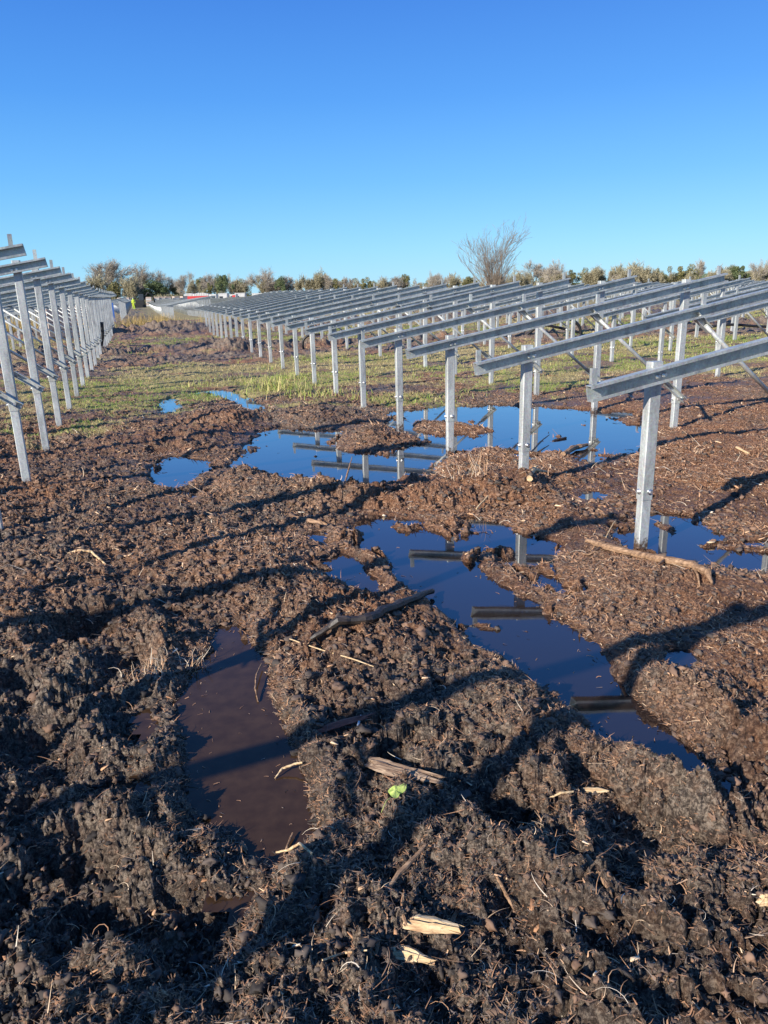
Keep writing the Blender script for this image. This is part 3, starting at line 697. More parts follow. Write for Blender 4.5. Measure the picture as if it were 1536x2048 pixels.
def grass():
    n = 420000; x, y, r = in_fan(n, 8.5, 62, 33, 1.0); g = grassiness(x, y); k = (RNG.random(n) < g*.95) & (sd_water(x, y) > .0); x, y, r, g = x[k], y[k], r[k], g[k]; n = len(x)
    z = H(x, y)-.005; s = np.clip(r/14, .9, 2.6)
    gn = fbm(x*.55, y*.55, 121, 3); tone = np.clip(.54-1.1*gn+RNG.normal(0, .2, n), 0, 1)
    L = RNG.uniform(.03, .085, n)*s**.5*(1+.5*gn); W = RNG.uniform(.004, .010, n)*s
    V, F, T = strips(x, y, z, L, W, RNG.uniform(0, 2*PI, n), RNG.uniform(.10, .95, n), RNG.normal(0, .3, n), tone)
    o = link('grass', mesh_np('grass', V, F, M['grass'], False, dict(tone=T))); tag(o, 'short trampled green and straw-coloured grass between the rows', 'grass', kind='stuff')
    # taller tussocks near the small stream
    V_, F_, T_ = [], [], []; b = 0
    for (px, py, cnt_, hh) in [(560,785,160,.28),(535,780,120,.22),(600,795,120,.2),(640,790,100,.18),(545,740,90,.16),(700,800,80,.14),(500,770,80,.16),(430,798,70,.12),(880,800,60,.12),(390,776,80,.14),(460,762,90,.14),(580,760,110,.16),(620,800,90,.16)]:
        p = gp(px, py); x = p[0]+RNG.normal(0, .22, cnt_); y = p[1]+RNG.normal(0, .25, cnt_); z = H(x, y)
        V, F, T = strips(x, y, z, RNG.uniform(.5, 1.1, cnt_)*hh, RNG.uniform(.006, .012, cnt_), RNG.uniform(0, 2*PI, cnt_), RNG.uniform(.6, 1.45, cnt_), RNG.normal(0, .25, cnt_), np.clip(RNG.normal(.45, .3, cnt_), 0, 1), 4)
        V_.append(V); F_.append(F+b); T_.append(T); b += len(V)
    o = link('grass_tussocks', mesh_np('grass_tussocks', np.concatenate(V_), np.concatenate(F_), M['grass'], False, dict(tone=np.concatenate(T_)))); tag(o, 'longer green and straw grass tufts around the narrow stream of water', 'grass', kind='stuff')
    # rushes beyond the spoil ridge
    n = 15000; nn = RNG.uniform(-7, 6, n); vv = RNG.uniform(38.5, 47, n); x = nn*N[0]+vv*U[0]; y = nn*N[1]+vv*U[1]
    k = fbm(x*.45, y*.45, 131, 3)+.25*np.exp(-((nn+2)/4)**2) > .02; x, y = x[k], y[k]; n = len(x); z = H(x, y)
    V, F, T = strips(x, y, z, RNG.uniform(.35, .85, n), RNG.uniform(.012, .025, n), RNG.uniform(0, 2*PI, n), RNG.uniform(.9, 1.5, n), RNG.normal(0, .15, n), np.clip(RNG.normal(.5, .25, n), 0, 1), 3)
    o = link('rushes', mesh_np('rushes', V, F, M['reed'], False, dict(tone=T))); tag(o, 'golden dry rushes behind the dark spoil ridge', 'rushes', kind='stuff')
grass()

# ---------------------------------------------------------------- wood and other loose things
def stick(name, label, cat, pts, rad, mat, kind_lift=.0, n=8, jag=.15, flat=1.0, sub=None):
    """pts: list of (px, py, lift above mud)"""
    P = []
    for px, py, l in pts:
        g = gpt(px, py); P.append([g[0], g[1], max(Hs(g[0], g[1]), 0)+l])
    P = np.array(P); c = P[0].copy()
    # resample with slight wobble
    Q = []; R = []
    for i in range(len(P)-1):
        for t in np.linspace(0, 1, 5, endpoint=False):
            p = P[i]*(1-t)+P[i+1]*t; rr = rad[i]*(1-t)+rad[i+1]*t
            Q.append(p-c+np.array([random.uniform(-1, 1), random.uniform(-1, 1), random.uniform(-.6, .6)])*rr*jag*2); R.append(rr*random.uniform(1-jag, 1+jag))
    Q.append(P[-1]-c); R.append(rad[-1])
    m = MB(); m.tube(Q, R, n, True, flat)
    m.v = [(v[0]+random.uniform(-1, 1)*rad[0]*jag*.5, v[1]+random.uniform(-1, 1)*rad[0]*jag*.5, v[2]+random.uniform(-1, 1)*rad[0]*jag*.5) for v in m.v]
    m.sm = [False]*len(m.sm)
    if sub:
        root = empty(name, c); link('stem', m.mesh('stem', mat), root)
        for sp, sr in sub:
            q = MB(); SQ = []
            for px, py, l in sp:
                g = gp(px, py, .05); SQ.append(np.array([g[0], g[1], max(Hs(g[0], g[1]), 0)+l])-c)
            q.tube(SQ, [sr*(1-.6*i/(len(SQ)-1)) for i in range(len(SQ))], 6); link('side_root', q.mesh('side_root', mat), root)
        return tag(root, label, cat)
    o = link(name, m.mesh(name, mat), None, c); return tag(o, label, cat)
stick('broken_root', 'long crooked pale-brown root lying at the foot of the nearest right post', 'root', [(1172,1090,.03),(1220,1104,.03),(1270,1118,.03),(1330,1130,.03),(1385,1142,.035),(1412,1155,.03),(1424,1172,.01)], [.014,.024,.022,.024,.026,.020,.006], M['root'],
      sub=[([(1385,1142,.03),(1395,1158,.02),(1400,1172,.005)], .010), ([(1330,1132,.03),(1310,1142,.015),(1290,1148,.0)], .008), ([(1200,1100,.03),(1178,1108,.02),(1165,1106,.01)], .008)])
stick('fallen_branch', 'dark waterlogged branch lying across the mud left of the channel', 'branch', [(622,1290,.02),(680,1272,.035),(740,1242,.045),(800,1218,.045),(865,1192,.03)], [.010,.020,.026,.024,.015], M['darkwood'])
def chunk(name, label, px, py, px2, py2, w, h, mat, lift=.012, bend=0.):
    a = gpt(px, py); b = gpt(px2, py2); z = max(Hs(*(a[:2]*.5+b[:2]*.5)), Hs(*a[:2])-.02, Hs(*b[:2])-.02, 0)+lift*.55
    L = np.linalg.norm(b[:2]-a[:2]); ang = math.atan2(b[1]-a[1], b[0]-a[0]); ns = 12; m = MB(); nr = 9; vs = []
    rnd = np.random.default_rng(int(px)); sec = [(-1, -.5), (-.55, .35), (-.2, .95), (.1, .6), (.45, 1), (.95, .5), (1, -.3), (.4, -.9), (-.5, -1)]
    endj = rnd.uniform(-.5, .5, (2, nr)); grv = rnd.uniform(.82, 1.12, nr)
    for i in range(ns):
        t = i/(ns-1); tw = (1-.45*max(0, t-.55)/.45)*(1-.2*max(0, .15-t)/.15); wob = rnd.uniform(-.04, .04)*w
        for j in range(nr):
            ex = endj[0, j]*w*(1-t*4) if t < .25 else (endj[1, j]*w*1.6*(t-.75)*4 if t > .75 else 0)
            jj = grv[j]*rnd.uniform(.94, 1.06)
            vs.append((L*(t-.5)+ex, sec[j][0]*w*.5*tw*jj+bend*math.sin(PI*t)+wob, sec[j][1]*h*.5*tw*jj))
    fs = [(i*nr+j, i*nr+(j+1) % nr, (i+1)*nr+(j+1) % nr, (i+1)*nr+j) for i in range(ns-1) for j in range(nr)]+[tuple(range(nr-1, -1, -1)), tuple((ns-1)*nr+j for j in range(nr))]
    m.add(vs, fs); o = link(name, m.mesh(name, mat), None, ((a[0]+b[0])/2, (a[1]+b[1])/2, z)); o.rotation_euler = (rnd.uniform(-.15, .15), rnd.uniform(-.12, .05), ang)
    return tag(o, label, 'wood piece')
chunk('wood_chunk', 'pale cream split wood block on the near mud, biggest and squarest piece', 818, 1846, 906, 1884, .042, .026, M['pale'], .020)
chunk('wood_chunk', 'pale orange forked wood splinter lying below the cream block', 768, 1906, 852, 1944, .036, .022, M['pale'], .016, .012)
chunk('wood_chip', 'reddish short chip beside the upper right corner of the cream block', 893, 1868, 914, 1818, .014, .010, M['root'], .018)
chunk('wood_chip', 'narrow brown chip standing left of the cream block', 803, 1826, 814, 1880, .010, .008, M['root'], .014)
chunk('wood_chip', 'curved thin tan chip left of the forked splinter', 757, 1888, 752, 1930, .010, .007, M['root'], .014)
chunk('bark_strip', 'red-brown bark strip half sunk beside the rut puddle', 636, 1458, 742, 1436, .034, .018, M['red'], .030, .006)
chunk('white_chip', 'small white chip on the red-brown bark strip', 716, 1456, 722, 1442, .008, .006, mat_flat('white_chip', (.75, .75, .72)), .032)
chunk('rotten_log', 'frayed straw-coloured rotten log half buried above the green leaf', 742, 1552, 868, 1566, .07, .03, mat_wood('rotten_pale_wood', (.07, .04, .025), (.22, .14, .085), (.50, .37, .24), (6, 110, 110)), .030, -.01)
chunk('wood_chunk', 'short brown stump end on the bank between the large puddle and the channel', 588, 1040, 645, 1054, .05, .035, M['root'], .01)
chunk('wood_chunk', 'small tan chunk on the mud in front of the middle clods', 1172, 1624-40, 1212, 1590, .022, .014, M['pale'], .016)
chunk('wood_chunk', 'tan stick piece left of the grey slab near the right foreground', 1172, 1738, 1222, 1782, .018, .012, M['root'], .014)
chunk('wood_chunk', 'orange chip on the wet edge below the rut puddle', 480, 1688, 494, 1706, .016, .010, M['root'], .014)
chunk('wood_chunk', 'pale block cut by the right picture edge in the foreground', 1516, 1832, 1546, 1818, .03, .02, M['pale'], .014)
chunk('wood_chunk', 'pale yellow stub at the left edge beside the dark hollows', 4, 1312, 28, 1298, .018, .012, M['pale'], .02)
chunk('wood_chunk', 'brown log end on the mud above the dark branch', 522, 1128, 560, 1160, .035, .026, M['root'], .02)
stick('thin_root', 'thin pale forked rootlet on open peat at middle left', 'root', [(132,1104,.012),(160,1112,.018),(185,1118,.015),(212,1132,.008)], [.004,.008,.008,.006], M['pale'], sub=[([(160,1112,.015),(152,1124,.01),(156,1132,.0)], .004)])
stick('upright_stick', 'broken stick poking up from the near bank of the large puddle', 'stick', [(686,985,-.02),(692,972,.06),(700,960,.13),(706,950,.18)], [.010,.009,.008,.003], M['root'])
stick('thin_root', 'brown root loop arching over the right edge of the rut puddle', 'root', [(524,1335,.02),(514,1360,.03),(511,1385,.02),(516,1405,.005)], [.003,.004,.004,.003], M['root'])
stick('thin_root', 'pale twig reaching into the water from the lower right bank', 'root', [(550,1558,.004),(566,1546,.02),(590,1542,.03),(606,1540,.03)], [.002,.004,.004,.004], M['pale'])
stick('thin_root', 'long thin pale rootlet at the bottom end of the rut puddle', 'root', [(554,1715,.02),(580,1710,.02),(600,1709,.025),(625,1722,.015)], [.003,.004,.004,.003], M['pale'])
stick('thin_stick', 'dark twig lying in the bottom of the rut puddle', 'stick', [(568,1712,.004),(578,1690,.01),(586,1672,.012)], [.004,.004,.003], M['root'])
stick('thin_stick', 'straight pale straw crossing the mud right of the upper rut puddle', 'straw', [(580,1292,.03),(640,1312,.035),(700,1332,.035),(748,1345,.03)], [.0025,.003,.003,.002], M['pale'])
stick('thin_stick', 'pale straw with one bend lying over clods in the foreground centre', 'straw', [(646,1938,.02),(690,1925,.03),(735,1914,.025)], [.002,.003,.002], M['pale'])
stick('thin_stick', 'brown stick on the shaded clods above the cream block', 'stick', [(740,1835,.02),(800,1775,.03),(852,1710,.03)], [.005,.007,.005], M['root'])
stick('thin_stick', 'short upright peg of wood in the wet patch under the bark strip', 'stick', [(712,1525,.0),(711,1505,.03),(710,1492,.04)], [.004,.004,.003], M['root'])
stick('thin_stick', 'bent stick leaning over the far puddle beside the second right post', 'stick', [(1062,905,.0),(1080,893,.05),(1098,880,.06)], [.008,.010,.004], M['darkwood'])
stick('thin_stick', 'flat dark plank-like stick afloat in the far puddle', 'stick', [(1105,882,-.0),(1132,877,.01)], [.015,.012], M['darkwood'])
stick('fallen_branch', 'stubby brown branch on the near bank of the far puddle', 'branch', [(1125,912,.02),(1150,902,.04),(1174,895,.03)], [.03,.028,.018], M['root'])
stick('fallen_branch', 'pale broken root pieces beside the foot of the second right post', 'root', [(1058,965,.03),(1068,955,.06),(1096,952,.05)], [.022,.02,.008], M['pale'], sub=[([(1062,962,.04),(1056,975,.02)], .012), ([(1068,955,.05),(1076,944,.09)], .012)])
stick('thin_stick', 'tan stick on the smooth peat at far right middle', 'stick', [(1472,898,.02),(1497,910,.02)], [.012,.010], M['pale'])
stick('thin_stick', 'small pale stick leaning at the edge of the right-hand puddle', 'stick', [(1212,1075,.0),(1225,1062,.05),(1230,1058,.06)], [.004,.004,.003], M['pale'])
stick('thin_stick', 'pale thin stick lying on the clods left of the post puddles', 'stick', [(952,1026,.03),(976,1004,.05)], [.006,.005], M['pale'])
stick('thin_root', 'crossed pale rootlet on the grey slab at right foreground', 'root', [(1098,1600,.015),(1120,1600,.02),(1146,1590,.02)], [.003,.004,.003], M['pale'])
stick('thin_stick', 'long brown splinter at the foot of the shaded hollow, right foreground', 'stick', [(993,1766,.02),(1014,1800,.02),(1028,1828,.015)], [.004,.006,.003], M['root'])
# green leaf
def leaf():
    c = gpt(792, 1608); z = max(Hs(c[0]+a_, c[1]+b_) for a_ in (-.02, 0, .02) for b_ in (-.02, 0, .02))+.010
    pts = []; n = 26
    for i in range(n):
        a = 2*PI*i/n; rr = .023*(1+.16*math.cos(3*a+.4)+.62*max(0, math.cos(a))**9+.22*max(0, math.cos(a-2.0))**8+.22*max(0, math.cos(a+2.0))**8); pts.append((math.cos(a)*rr, math.sin(a)*rr*.85, .005*math.sin(2*a)+.003*math.cos(5*a)))
    m = MB(); m.add([(0, 0, .006)]+pts+[(p[0], p[1], p[2]-.0008) for p in [(0, 0, .006)]+pts], [(0, 1+i, 1+(i+1) % n) for i in range(n)]+[(n+1, n+2+(i+1) % n, n+2+i) for i in range(n)])
    root = empty('green_leaf', (c[0], c[1], z)); root.rotation_euler = (.12, -.22, .5)
    link('blade', m.mesh('blade', M['leaf']), root)
    s = MB(); s.tube([(-.02, -.01, .004), (-.045, -.016, .004), (-.075, -.034, -.006)], [.0012, .001, .0008], 5); link('stalk', s.mesh('stalk', M['leaf']), root)
    tag(root, 'single bright green leaf on wet mud above the dark hollow', 'leaf')
leaf()
def tuft(px, py, label, n=60, hh=.2, sp=.05, tone=(.8, .15), name='dry_tuft', mat='fibre', w=.004):
    c = gp(px, py, .05); x = RNG.normal(0, sp, n); y = RNG.normal(0, sp, n); z = H(x+c[0], y+c[1])
    V, F, T = strips(x, y, z, RNG.uniform(.5, 1.1, n)*hh, RNG.uniform(.5, 1.1, n)*w, RNG.uniform(0, 2*PI, n), RNG.uniform(.2, 1.3, n), RNG.normal(0, .25, n), np.clip(RNG.normal(*tone, n), 0, 1), 4)
    o = link(name, mesh_np(name, V, F, M[mat], False, dict(tone=T)), None, (c[0], c[1], 0)); tag(o, label, 'grass tuft')
tuft(940, 975, 'dry straw tuft on the mud between the first and second right posts', 70, .26, .10)
tuft(400, 1318, 'small green and straw grass tuft at the left edge of the rut puddle', 60, .11, .045, (.75, .2))
tuft(560, 1420, 'mossy yellow tuft on the inner bend of the rut puddle bank', 90, .035, .035, (.8, .1), w=.003)
tuft(1115, 1680, 'tawny tuft on the clod in the right foreground', 80, .05, .035, (.7, .15), w=.003)
tuft(300, 1340, 'pale straw tuft among black clods on the left', 110, .09, .05, (.75, .15))
tuft(530, 1440, 'tiny yellow-green sprout standing in the rut puddle water', 9, .04, .004, (.3, .1), name='green_sprout', mat='grass', w=.004)

# ---------------------------------------------------------------- black ducts
def duct(label, P, r=.055):
    m = MB(); Q = []
    P = [np.array(p, float) for p in P]
    for i in range(len(P)-1):
        for t in np.linspace(0, 1, 6, endpoint=False):
            p0 = P[max(i-1, 0)]; p1 = P[i]; p2 = P[i+1]; p3 = P[min(i+2, len(P)-1)]
            Q.append(.5*((2*p1)+(-p0+p2)*t+(2*p0-5*p1+4*p2-p3)*t*t+(-p0+3*p1-3*p2+p3)*t**3))
    Q.append(P[-1]); c = Q[0].copy(); m.tube([q-c for q in Q], r, 10); o = link('cable_duct', m.mesh('cable_duct', M['pipe']), None, c); tag(o, label, 'duct')
a = gp(201, 712); duct('black plastic duct curving up out of the ridge beside the left row', [(a[0], a[1], -.1), (a[0]+.05, a[1], .25), (a[0]+.14, a[1], .6), (a[0]+.17, a[1], .98)], .05)
a = gp(615, 700); duct('thin black duct end poking up between the third and fourth right rafters', [(a[0]-.1, a[1], -.1), (a[0]-.12, a[1], .25), (a[0]+.05, a[1], .42), (a[0]+.4, a[1], .45)], .035)
a = gp(1155, 676); duct('black duct arching out of the spoil ridge behind the second right rafter', [(a[0]+.1, a[1], -.1), (a[0]+.05, a[1], .35), (a[0]-.3, a[1], .62), (a[0]-.8, a[1], .55)], .05)
a = gp(1070, 676); duct('black duct lying low along the spoil ridge left of the arching one', [(a[0]-.3, a[1], .1), (a[0]+.2, a[1], .40), (a[0]+.8, a[1], .32), (a[0]+1.6, a[1], .12)], .045)
a = gp(1430, 668); duct('long black duct along the ground behind the right-hand rows', [(a[0]-1, a[1], .1), (a[0]+.2, a[1]-.2, .30), (a[0]+1.4, a[1]-.2, .22), (a[0]+3, a[1], .12)], .045)

# ---------------------------------------------------------------- trees
def tube_np(P0, P1, r0, r1, n=4):
    """many tapered segments at once"""
    P0 = np.array(P0); P1 = np.array(P1); d = P1-P0; L = np.linalg.norm(d, axis=1, keepdims=True)+1e-9; d = d/L
    ref = np.where(np.abs(d[:, 2:3]) > .9, np.array([[1., 0, 0]]), np.array([[0, 0, 1.]])); a = np.cross(d, ref); a /= np.linalg.norm(a, axis=1, keepdims=True); b = np.cross(d, a)
    V = []
    for P, r in ((P0, r0), (P1, r1)):
        for j in range(n):
            w = 2*PI*j/n; V.append(P+(a*math.cos(w)+b*math.sin(w))*np.array(r)[:, None])
    V = np.stack(V, 1); k = len(P0); base = np.arange(k)[:, None]*2*n
    F = np.concatenate([base+np.array([[j, (j+1) % n, n+(j+1) % n, n+j]]) for j in range(n)])
    return V.reshape(-1, 3), F
def grow(rnd, height, spread, lean=(0, 0), levels=5, kids=(3, 4), up=.5, stems=1, r0=.2, trunkfrac=.25, shrink=.68):
    segs = []                                        # p0,p1,r0,r1,level
    def br(p, d, L, r, lv):
        q = p
        ns = 3
        for i in range(ns):
            d = d+rnd.normal(0, .13, 3)+np.array([lean[0], lean[1], up*.12]); d /= np.linalg.norm(d)
            q2 = q+d*L/ns; ra = r*(1-.5*i/ns); rb = r*(1-.5*(i+1)/ns)
            segs.append((q, q2, ra, rb, lv)); q = q2
            if lv < levels and (i > 0 or lv > 0):
                for _ in range(rnd.integers(1, kids[1] if i == ns-1 else 3)):
                    s_ = rnd.normal(0, 1, 3); s_ -= d*(s_@d); s_ /= np.linalg.norm(s_)
                    nd = d*(.65+up*.4)+s_*spread*rnd.uniform(.5, 1.2); nd /= np.linalg.norm(nd)
                    br(q, nd, L*shrink*rnd.uniform(.75, 1.15), rb*.62, lv+1)
    for s in range(stems):
        d = np.array([rnd.normal(0, .25)*(stems > 1), rnd.normal(0, .25)*(stems > 1), 1.0]); br(np.array([rnd.normal(0, .15)*(stems > 1), rnd.normal(0, .15)*(stems > 1), 0.]), d/np.linalg.norm(d), height*trunkfrac, r0, 0)
    zmax = max(s[1][2] for s in segs); k = height/zmax
    return [(s[0]*k, s[1]*k, s[2], s[3], s[4]) for s in segs]
M['twig'] = mat_tone('winter_twigs', [(0, (.20, .17, .13)), (.5, (.38, .33, .26)), (1, (.52, .46, .37))], .9)
M['twig2'] = mat_tone('golden_twigs', [(0, (.20, .18, .11)), (.5, (.36, .32, .20)), (1, (.50, .44, .29))], .9)
M['ever'] = mat_tone('evergreen_leaves', [(0, (.05, .07, .03)), (.6, (.13, .17, .07)), (1, (.23, .26, .12))], .7)
M['ivy'] = mat_tone('ivy_olive_leaves', [(0, (.09, .10, .035)), (.6, (.21, .20, .08)), (1, (.33, .28, .13))], .7)
def tree_meshes(kind, seed):
    rnd = np.random.default_rng(seed); Ht = 10.0
    if kind in ('bare', 'gold'):
        segs = grow(rnd, Ht, .75 if kind == 'bare' else .85, levels=4, up=.55, r0=.26, trunkfrac=.24, shrink=.74, stems=1 if kind == 'bare' else 3)
        while len(segs) > 9000: segs = segs[::2]
        tr = [s for s in segs if s[4] <= 1]; tw = [s for s in segs if s[4] > 1]
        V, F = tube_np([s[0] for s in tr], [s[1] for s in tr], [s[2] for s in tr], [s[3] for s in tr], 5); trunk = mesh_np('trunk', V, F, M['bark'])
        V, F = tube_np([s[0] for s in tw], [s[1] for s in tw], [max(s[2], .022) for s in tw], [max(s[3], .016) for s in tw], 3); T = np.repeat(rnd.random(len(tw)), 6)
        # fine spray of twigs at every tip
        ti = [s for s in tw if s[4] >= 3]; k = 4 if kind == 'bare' else 6
        P = np.array([s[1] for s in ti]); P = np.repeat(P, k, 0)+rnd.normal(0, .12, (len(P)*k, 3)); n = len(P)
        if n > 14000: P = P[rnd.choice(n, 14000, False)]; n = 14000
        c = np.array([0, 0, Ht*.45]); D = P-c; D = D/np.linalg.norm(D, axis=1, keepdims=True)+rnd.normal(0, .55, (n, 3)); Lt = rnd.uniform(.25, .75, n)[:, None]
        E = P+D*Lt*.8; S = np.cross(D, rnd.normal(0, 1, (n, 3))); S = S/np.linalg.norm(S, axis=1, keepdims=True)*(.022 if kind == 'bare' else .050)
        V2 = np.stack([P-S, P+S, E], 1).reshape(-1, 3)
        cr1 = np.arange(n*3).reshape(-1, 3)
        # all triangles -> combine by triangulating quads
        Ft = np.concatenate([F[:, [0, 1, 2]], F[:, [0, 2, 3]], cr1+len(V)]); VV = np.concatenate([V, V2]); TT = np.concatenate([T, np.repeat(rnd.random(n), 3)])
        crown = mesh_np('crown', VV, Ft, M['twig'] if kind == 'bare' else M['twig2'], False, dict(tone=TT))
        return trunk, crown
    segs = grow(rnd, Ht*.9, .7, levels=2, up=.7, r0=.25, trunkfrac=.4); V, F = tube_np([s[0] for s in segs], [s[1] for s in segs], [s[2] for s in segs], [s[3] for s in segs], 5); trunk = mesh_np('trunk', V, F, M['bark'])
    n = 9000; V = []
    if kind == 'cone':
        z = rnd.uniform(.04, 1, n)**1.1; R = (1-z)**.75*1.55*(1+.35*np.sin(z*60)*.4); a = rnd.uniform(0, 2*PI, n); q = R*np.sqrt(rnd.random(n))
        C = np.stack([np.cos(a)*q, np.sin(a)*q, z*Ht], 1)
    else:
        nb = 26; bc = np.stack([rnd.normal(0, 1.9, nb), rnd.normal(0, 1.9, nb), rnd.uniform(1.2, 8.8, nb)], 1); bc[:, :2] *= (1.15-np.abs(bc[:, 2:3]-4.6)/9); br_ = rnd.uniform(.7, 1.7, nb)
        w = rnd.integers(0, nb, n); d = rnd.normal(0, 1, (n, 3)); d /= np.linalg.norm(d, axis=1, keepdims=True); C = bc[w]+d*br_[w][:, None]*rnd.uniform(.5, 1.08, n)[:, None]
        C[:, 2] = np.clip(C[:, 2], .2, Ht)
    A = rnd.normal(0, 1, (n, 3)); A /= np.linalg.norm(A, axis=1, keepdims=True); B = np.cross(A, rnd.normal(0, 1, (n, 3))); B /= np.linalg.norm(B, axis=1, keepdims=True); s = rnd.uniform(.10, .24, n)[:, None]
    V = np.stack([C-A*s, C+B*s*.6, C+A*s, C-B*s*.6], 1).reshape(-1, 3); F = np.arange(n*4).reshape(-1, 4)
    crown = mesh_np('crown', V, F, M['ever'] if kind in ('ever', 'cone') else M['ivy'], False, dict(tone=np.repeat(rnd.random(n), 4)))
    return trunk, crown
TM = {}
for i in range(4): TM['bare', i] = tree_meshes('bare', 100+i)
for i in range(3): TM['gold', i] = tree_meshes('gold', 200+i)
for i in range(2): TM['ever', i] = tree_meshes('ever', 300+i); TM['ivy', i] = tree_meshes('ivy', 400+i)
TM['cone', 0] = tree_meshes('cone', 500)
def mesh_ext(me):
    a = np.zeros(len(me.vertices)*3, np.float32); me.vertices.foreach_get('co', a); a = a.reshape(-1, 3); return np.percentile(np.abs(a[:, :2]), 94.5), np.percentile(a[:, 2], 98)
EXT = {k: mesh_ext(v[1]) for k, v in TM.items()}
def yh(px): return 582-.0259*(px-768)
def tree(px, ty, hw, kind, var, label, group=None, depth=None):
    D = depth or random.uniform(215, 250); x = at_depth(px, D)
    # distance along the optical axis sets the scale
    h = (yh(px)-ty)/FPX*D*.962+CAMH+1.0; w = hw/FPX*D*.97
    ew, eh = EXT[kind, var]
    root = empty({'bare': 'bare_tree', 'gold': 'hedgerow_tree', 'ever': 'evergreen_tree', 'ivy': 'ivy_clad_tree', 'cone': 'conifer_tree'}[kind], (x, D, -1.0), random.uniform(0, 6.28))
    root.scale = (w/ew, w/ew, h/eh)
    t, c = TM[kind, var]; link('trunk', t, root); link('crown', c, root); tag(root, label, 'tree', group); return root
NAMED = [(213,531,38,'bare',0,'tall spreading bare tree furthest left above the left row'),(232,568,24,'ivy',0,'golden olive bushy tree under the furthest left bare tree'),(295,541,30,'bare',1,'broad bare tree over the start of the muddy track'),
 (308,566,24,'ever',0,'dark green tree in front of the broad bare tree over the track'),(339,556,15,'bare',2,'slim bare tree left of the dark narrow conifer'),(356,566,7,'cone',0,'small dark narrow conifer left of the red lorry'),(376,552,19,'bare',3,'round-topped bare tree right of the narrow conifer'),
 (415,554,15,'bare',0,'bare tree behind the rounded evergreen above the red lorry'),(424,568,12,'ivy',1,'olive bush at the left foot of the rounded evergreen'),(448,554,14,'ever',1,'rounded green evergreen standing right of the red lorry'),(527,546,26,'bare',1,'fan-shaped brown bare tree, widest of the middle tree line'),
 (563,558,10,'ever',0,'dark evergreen just right of the fan-shaped bare tree'),(650,552,18,'gold',0,'rounded golden-brown tree near the middle of the tree line'),(813,553,13,'ivy',0,'ivy-covered tree midway between golden tree and lone willow'),(872,548,13,'bare',2,'small bare tree left of the lone tall tree'),
 (1065,530,24,'bare',3,'broad bare tree just right of the lone tall tree'),(1113,530,19,'bare',1,'round bare tree, second to the right of the lone tall tree'),(1276,534,32,'gold',1,'widest golden rounded tree right of centre'),(1222,538,16,'gold',2,'golden tree touching the left side of the widest golden tree'),
 (1396,526,14,'bare',0,'upright bare tree standing by the pale green field at right'),(1470,535,15,'ever',1,'dark evergreen near the right picture edge'),(1504,527,19,'bare',2,'bare tree behind the dark evergreen near the right edge')]
for a in NAMED: tree(*a)
OTHER = [(258,560,14,'gold'),(325,572,14,'gold'),(392,567,14,'gold'),(470,563,16,'gold'),(490,560,18,'bare'),(545,566,14,'bare'),(580,557,16,'bare'),(603,559,14,'gold'),(626,559,15,'bare'),(672,561,14,'ivy'),(690,562,14,'ivy'),(712,566,12,'gold'),
 (733,560,13,'ivy'),(755,568,12,'gold'),(773,562,14,'gold'),(795,570,12,'gold'),(838,567,14,'gold'),(858,564,10,'ivy'),(903,554,18,'gold'),(930,560,14,'gold'),(955,566,16,'gold'),(1000,560,18,'gold'),(1034,548,16,'gold'),(1088,552,16,'gold'),(1148,543,16,'ivy'),(1176,546,15,'gold'),
 (1200,550,14,'gold'),(1250,540,16,'gold'),(1305,545,15,'gold'),(1324,549,10,'ivy'),(1345,548,9,'bare'),(1365,552,12,'gold'),(1382,549,10,'gold'),(1425,548,14,'gold'),(1446,544,12,'gold'),(1486,545,14,'gold'),(1530,538,18,'gold'),(1560,540,20,'gold'),(1600,538,24,'bare'),(180,560,18,'gold'),(150,556,18,'bare'),(110,560,22,'gold'),(60,560,25,'gold'),(10,556,28,'bare')]
LBL = {'bare': ('unremarkable bare brown tree in the far tree line', 'plain bare trees of the tree line'), 'gold': ('bushy golden-brown hedgerow tree filling the far tree line', 'bushy brown trees of the tree line'), 'ivy': ('small olive-green ivy-clad tree in the far tree line', 'small ivy-clad trees of the tree line')}
for i in range(30):
    px_ = 150+i*47+random.uniform(-16, 16); OTHER.append((px_, yh(px_)-random.uniform(20, 31)-(3 if 300 < px_ < 700 else 0), random.uniform(11, 19), random.choice(['bare', 'bare', 'bare', 'gold', 'ivy'])))
for (px, ty, hw, kd) in OTHER:
    n = {'bare': 4, 'gold': 3, 'ivy': 2}[kd]; tree(px, ty, hw*1.15, kd, random.randrange(n), *LBL[kd])
# low hedge along the foot of the tree line
def hedge():
    segs_ = []; n = 75000; px = RNG.uniform(-200, 1750, n); D = RNG.uniform(208, 226, n); x = np.array([at_depth(p, 1.0) for p in (0, 1536)]); x = (x[0]+(x[1]-x[0])*px/1536)*D
    top = 2.2+2.0*fbm(px/55, D*0, 141, 4); z = RNG.random(n)**.8*top
    A = RNG.normal(0, 1, (n, 3)); A[:, 2] = np.abs(A[:, 2])*1.5; A /= np.linalg.norm(A, axis=1, keepdims=True); B = np.cross(A, RNG.normal(0, 1, (n, 3))); B /= np.linalg.norm(B, axis=1, keepdims=True)
    C = np.stack([x, D, z-.9], 1); s = RNG.uniform(.4, 1.1, n)[:, None]; V = np.stack([C-B*s*.13, C+B*s*.13, C+A*s], 1).reshape(-1, 3)
    o = link('hedge', mesh_np('hedge', V, np.arange(n*3).reshape(-1, 3), mat_tone('hedge_twigs', [(0, (.11, .11, .06)), (.5, (.25, .22, .13)), (1, (.40, .34, .21))], .9), False, dict(tone=np.repeat(RNG.random(n)*.8, 3)))); tag(o, 'low tangled brown hedge along the foot of the tree line', 'hedge', kind='stuff')
hedge()
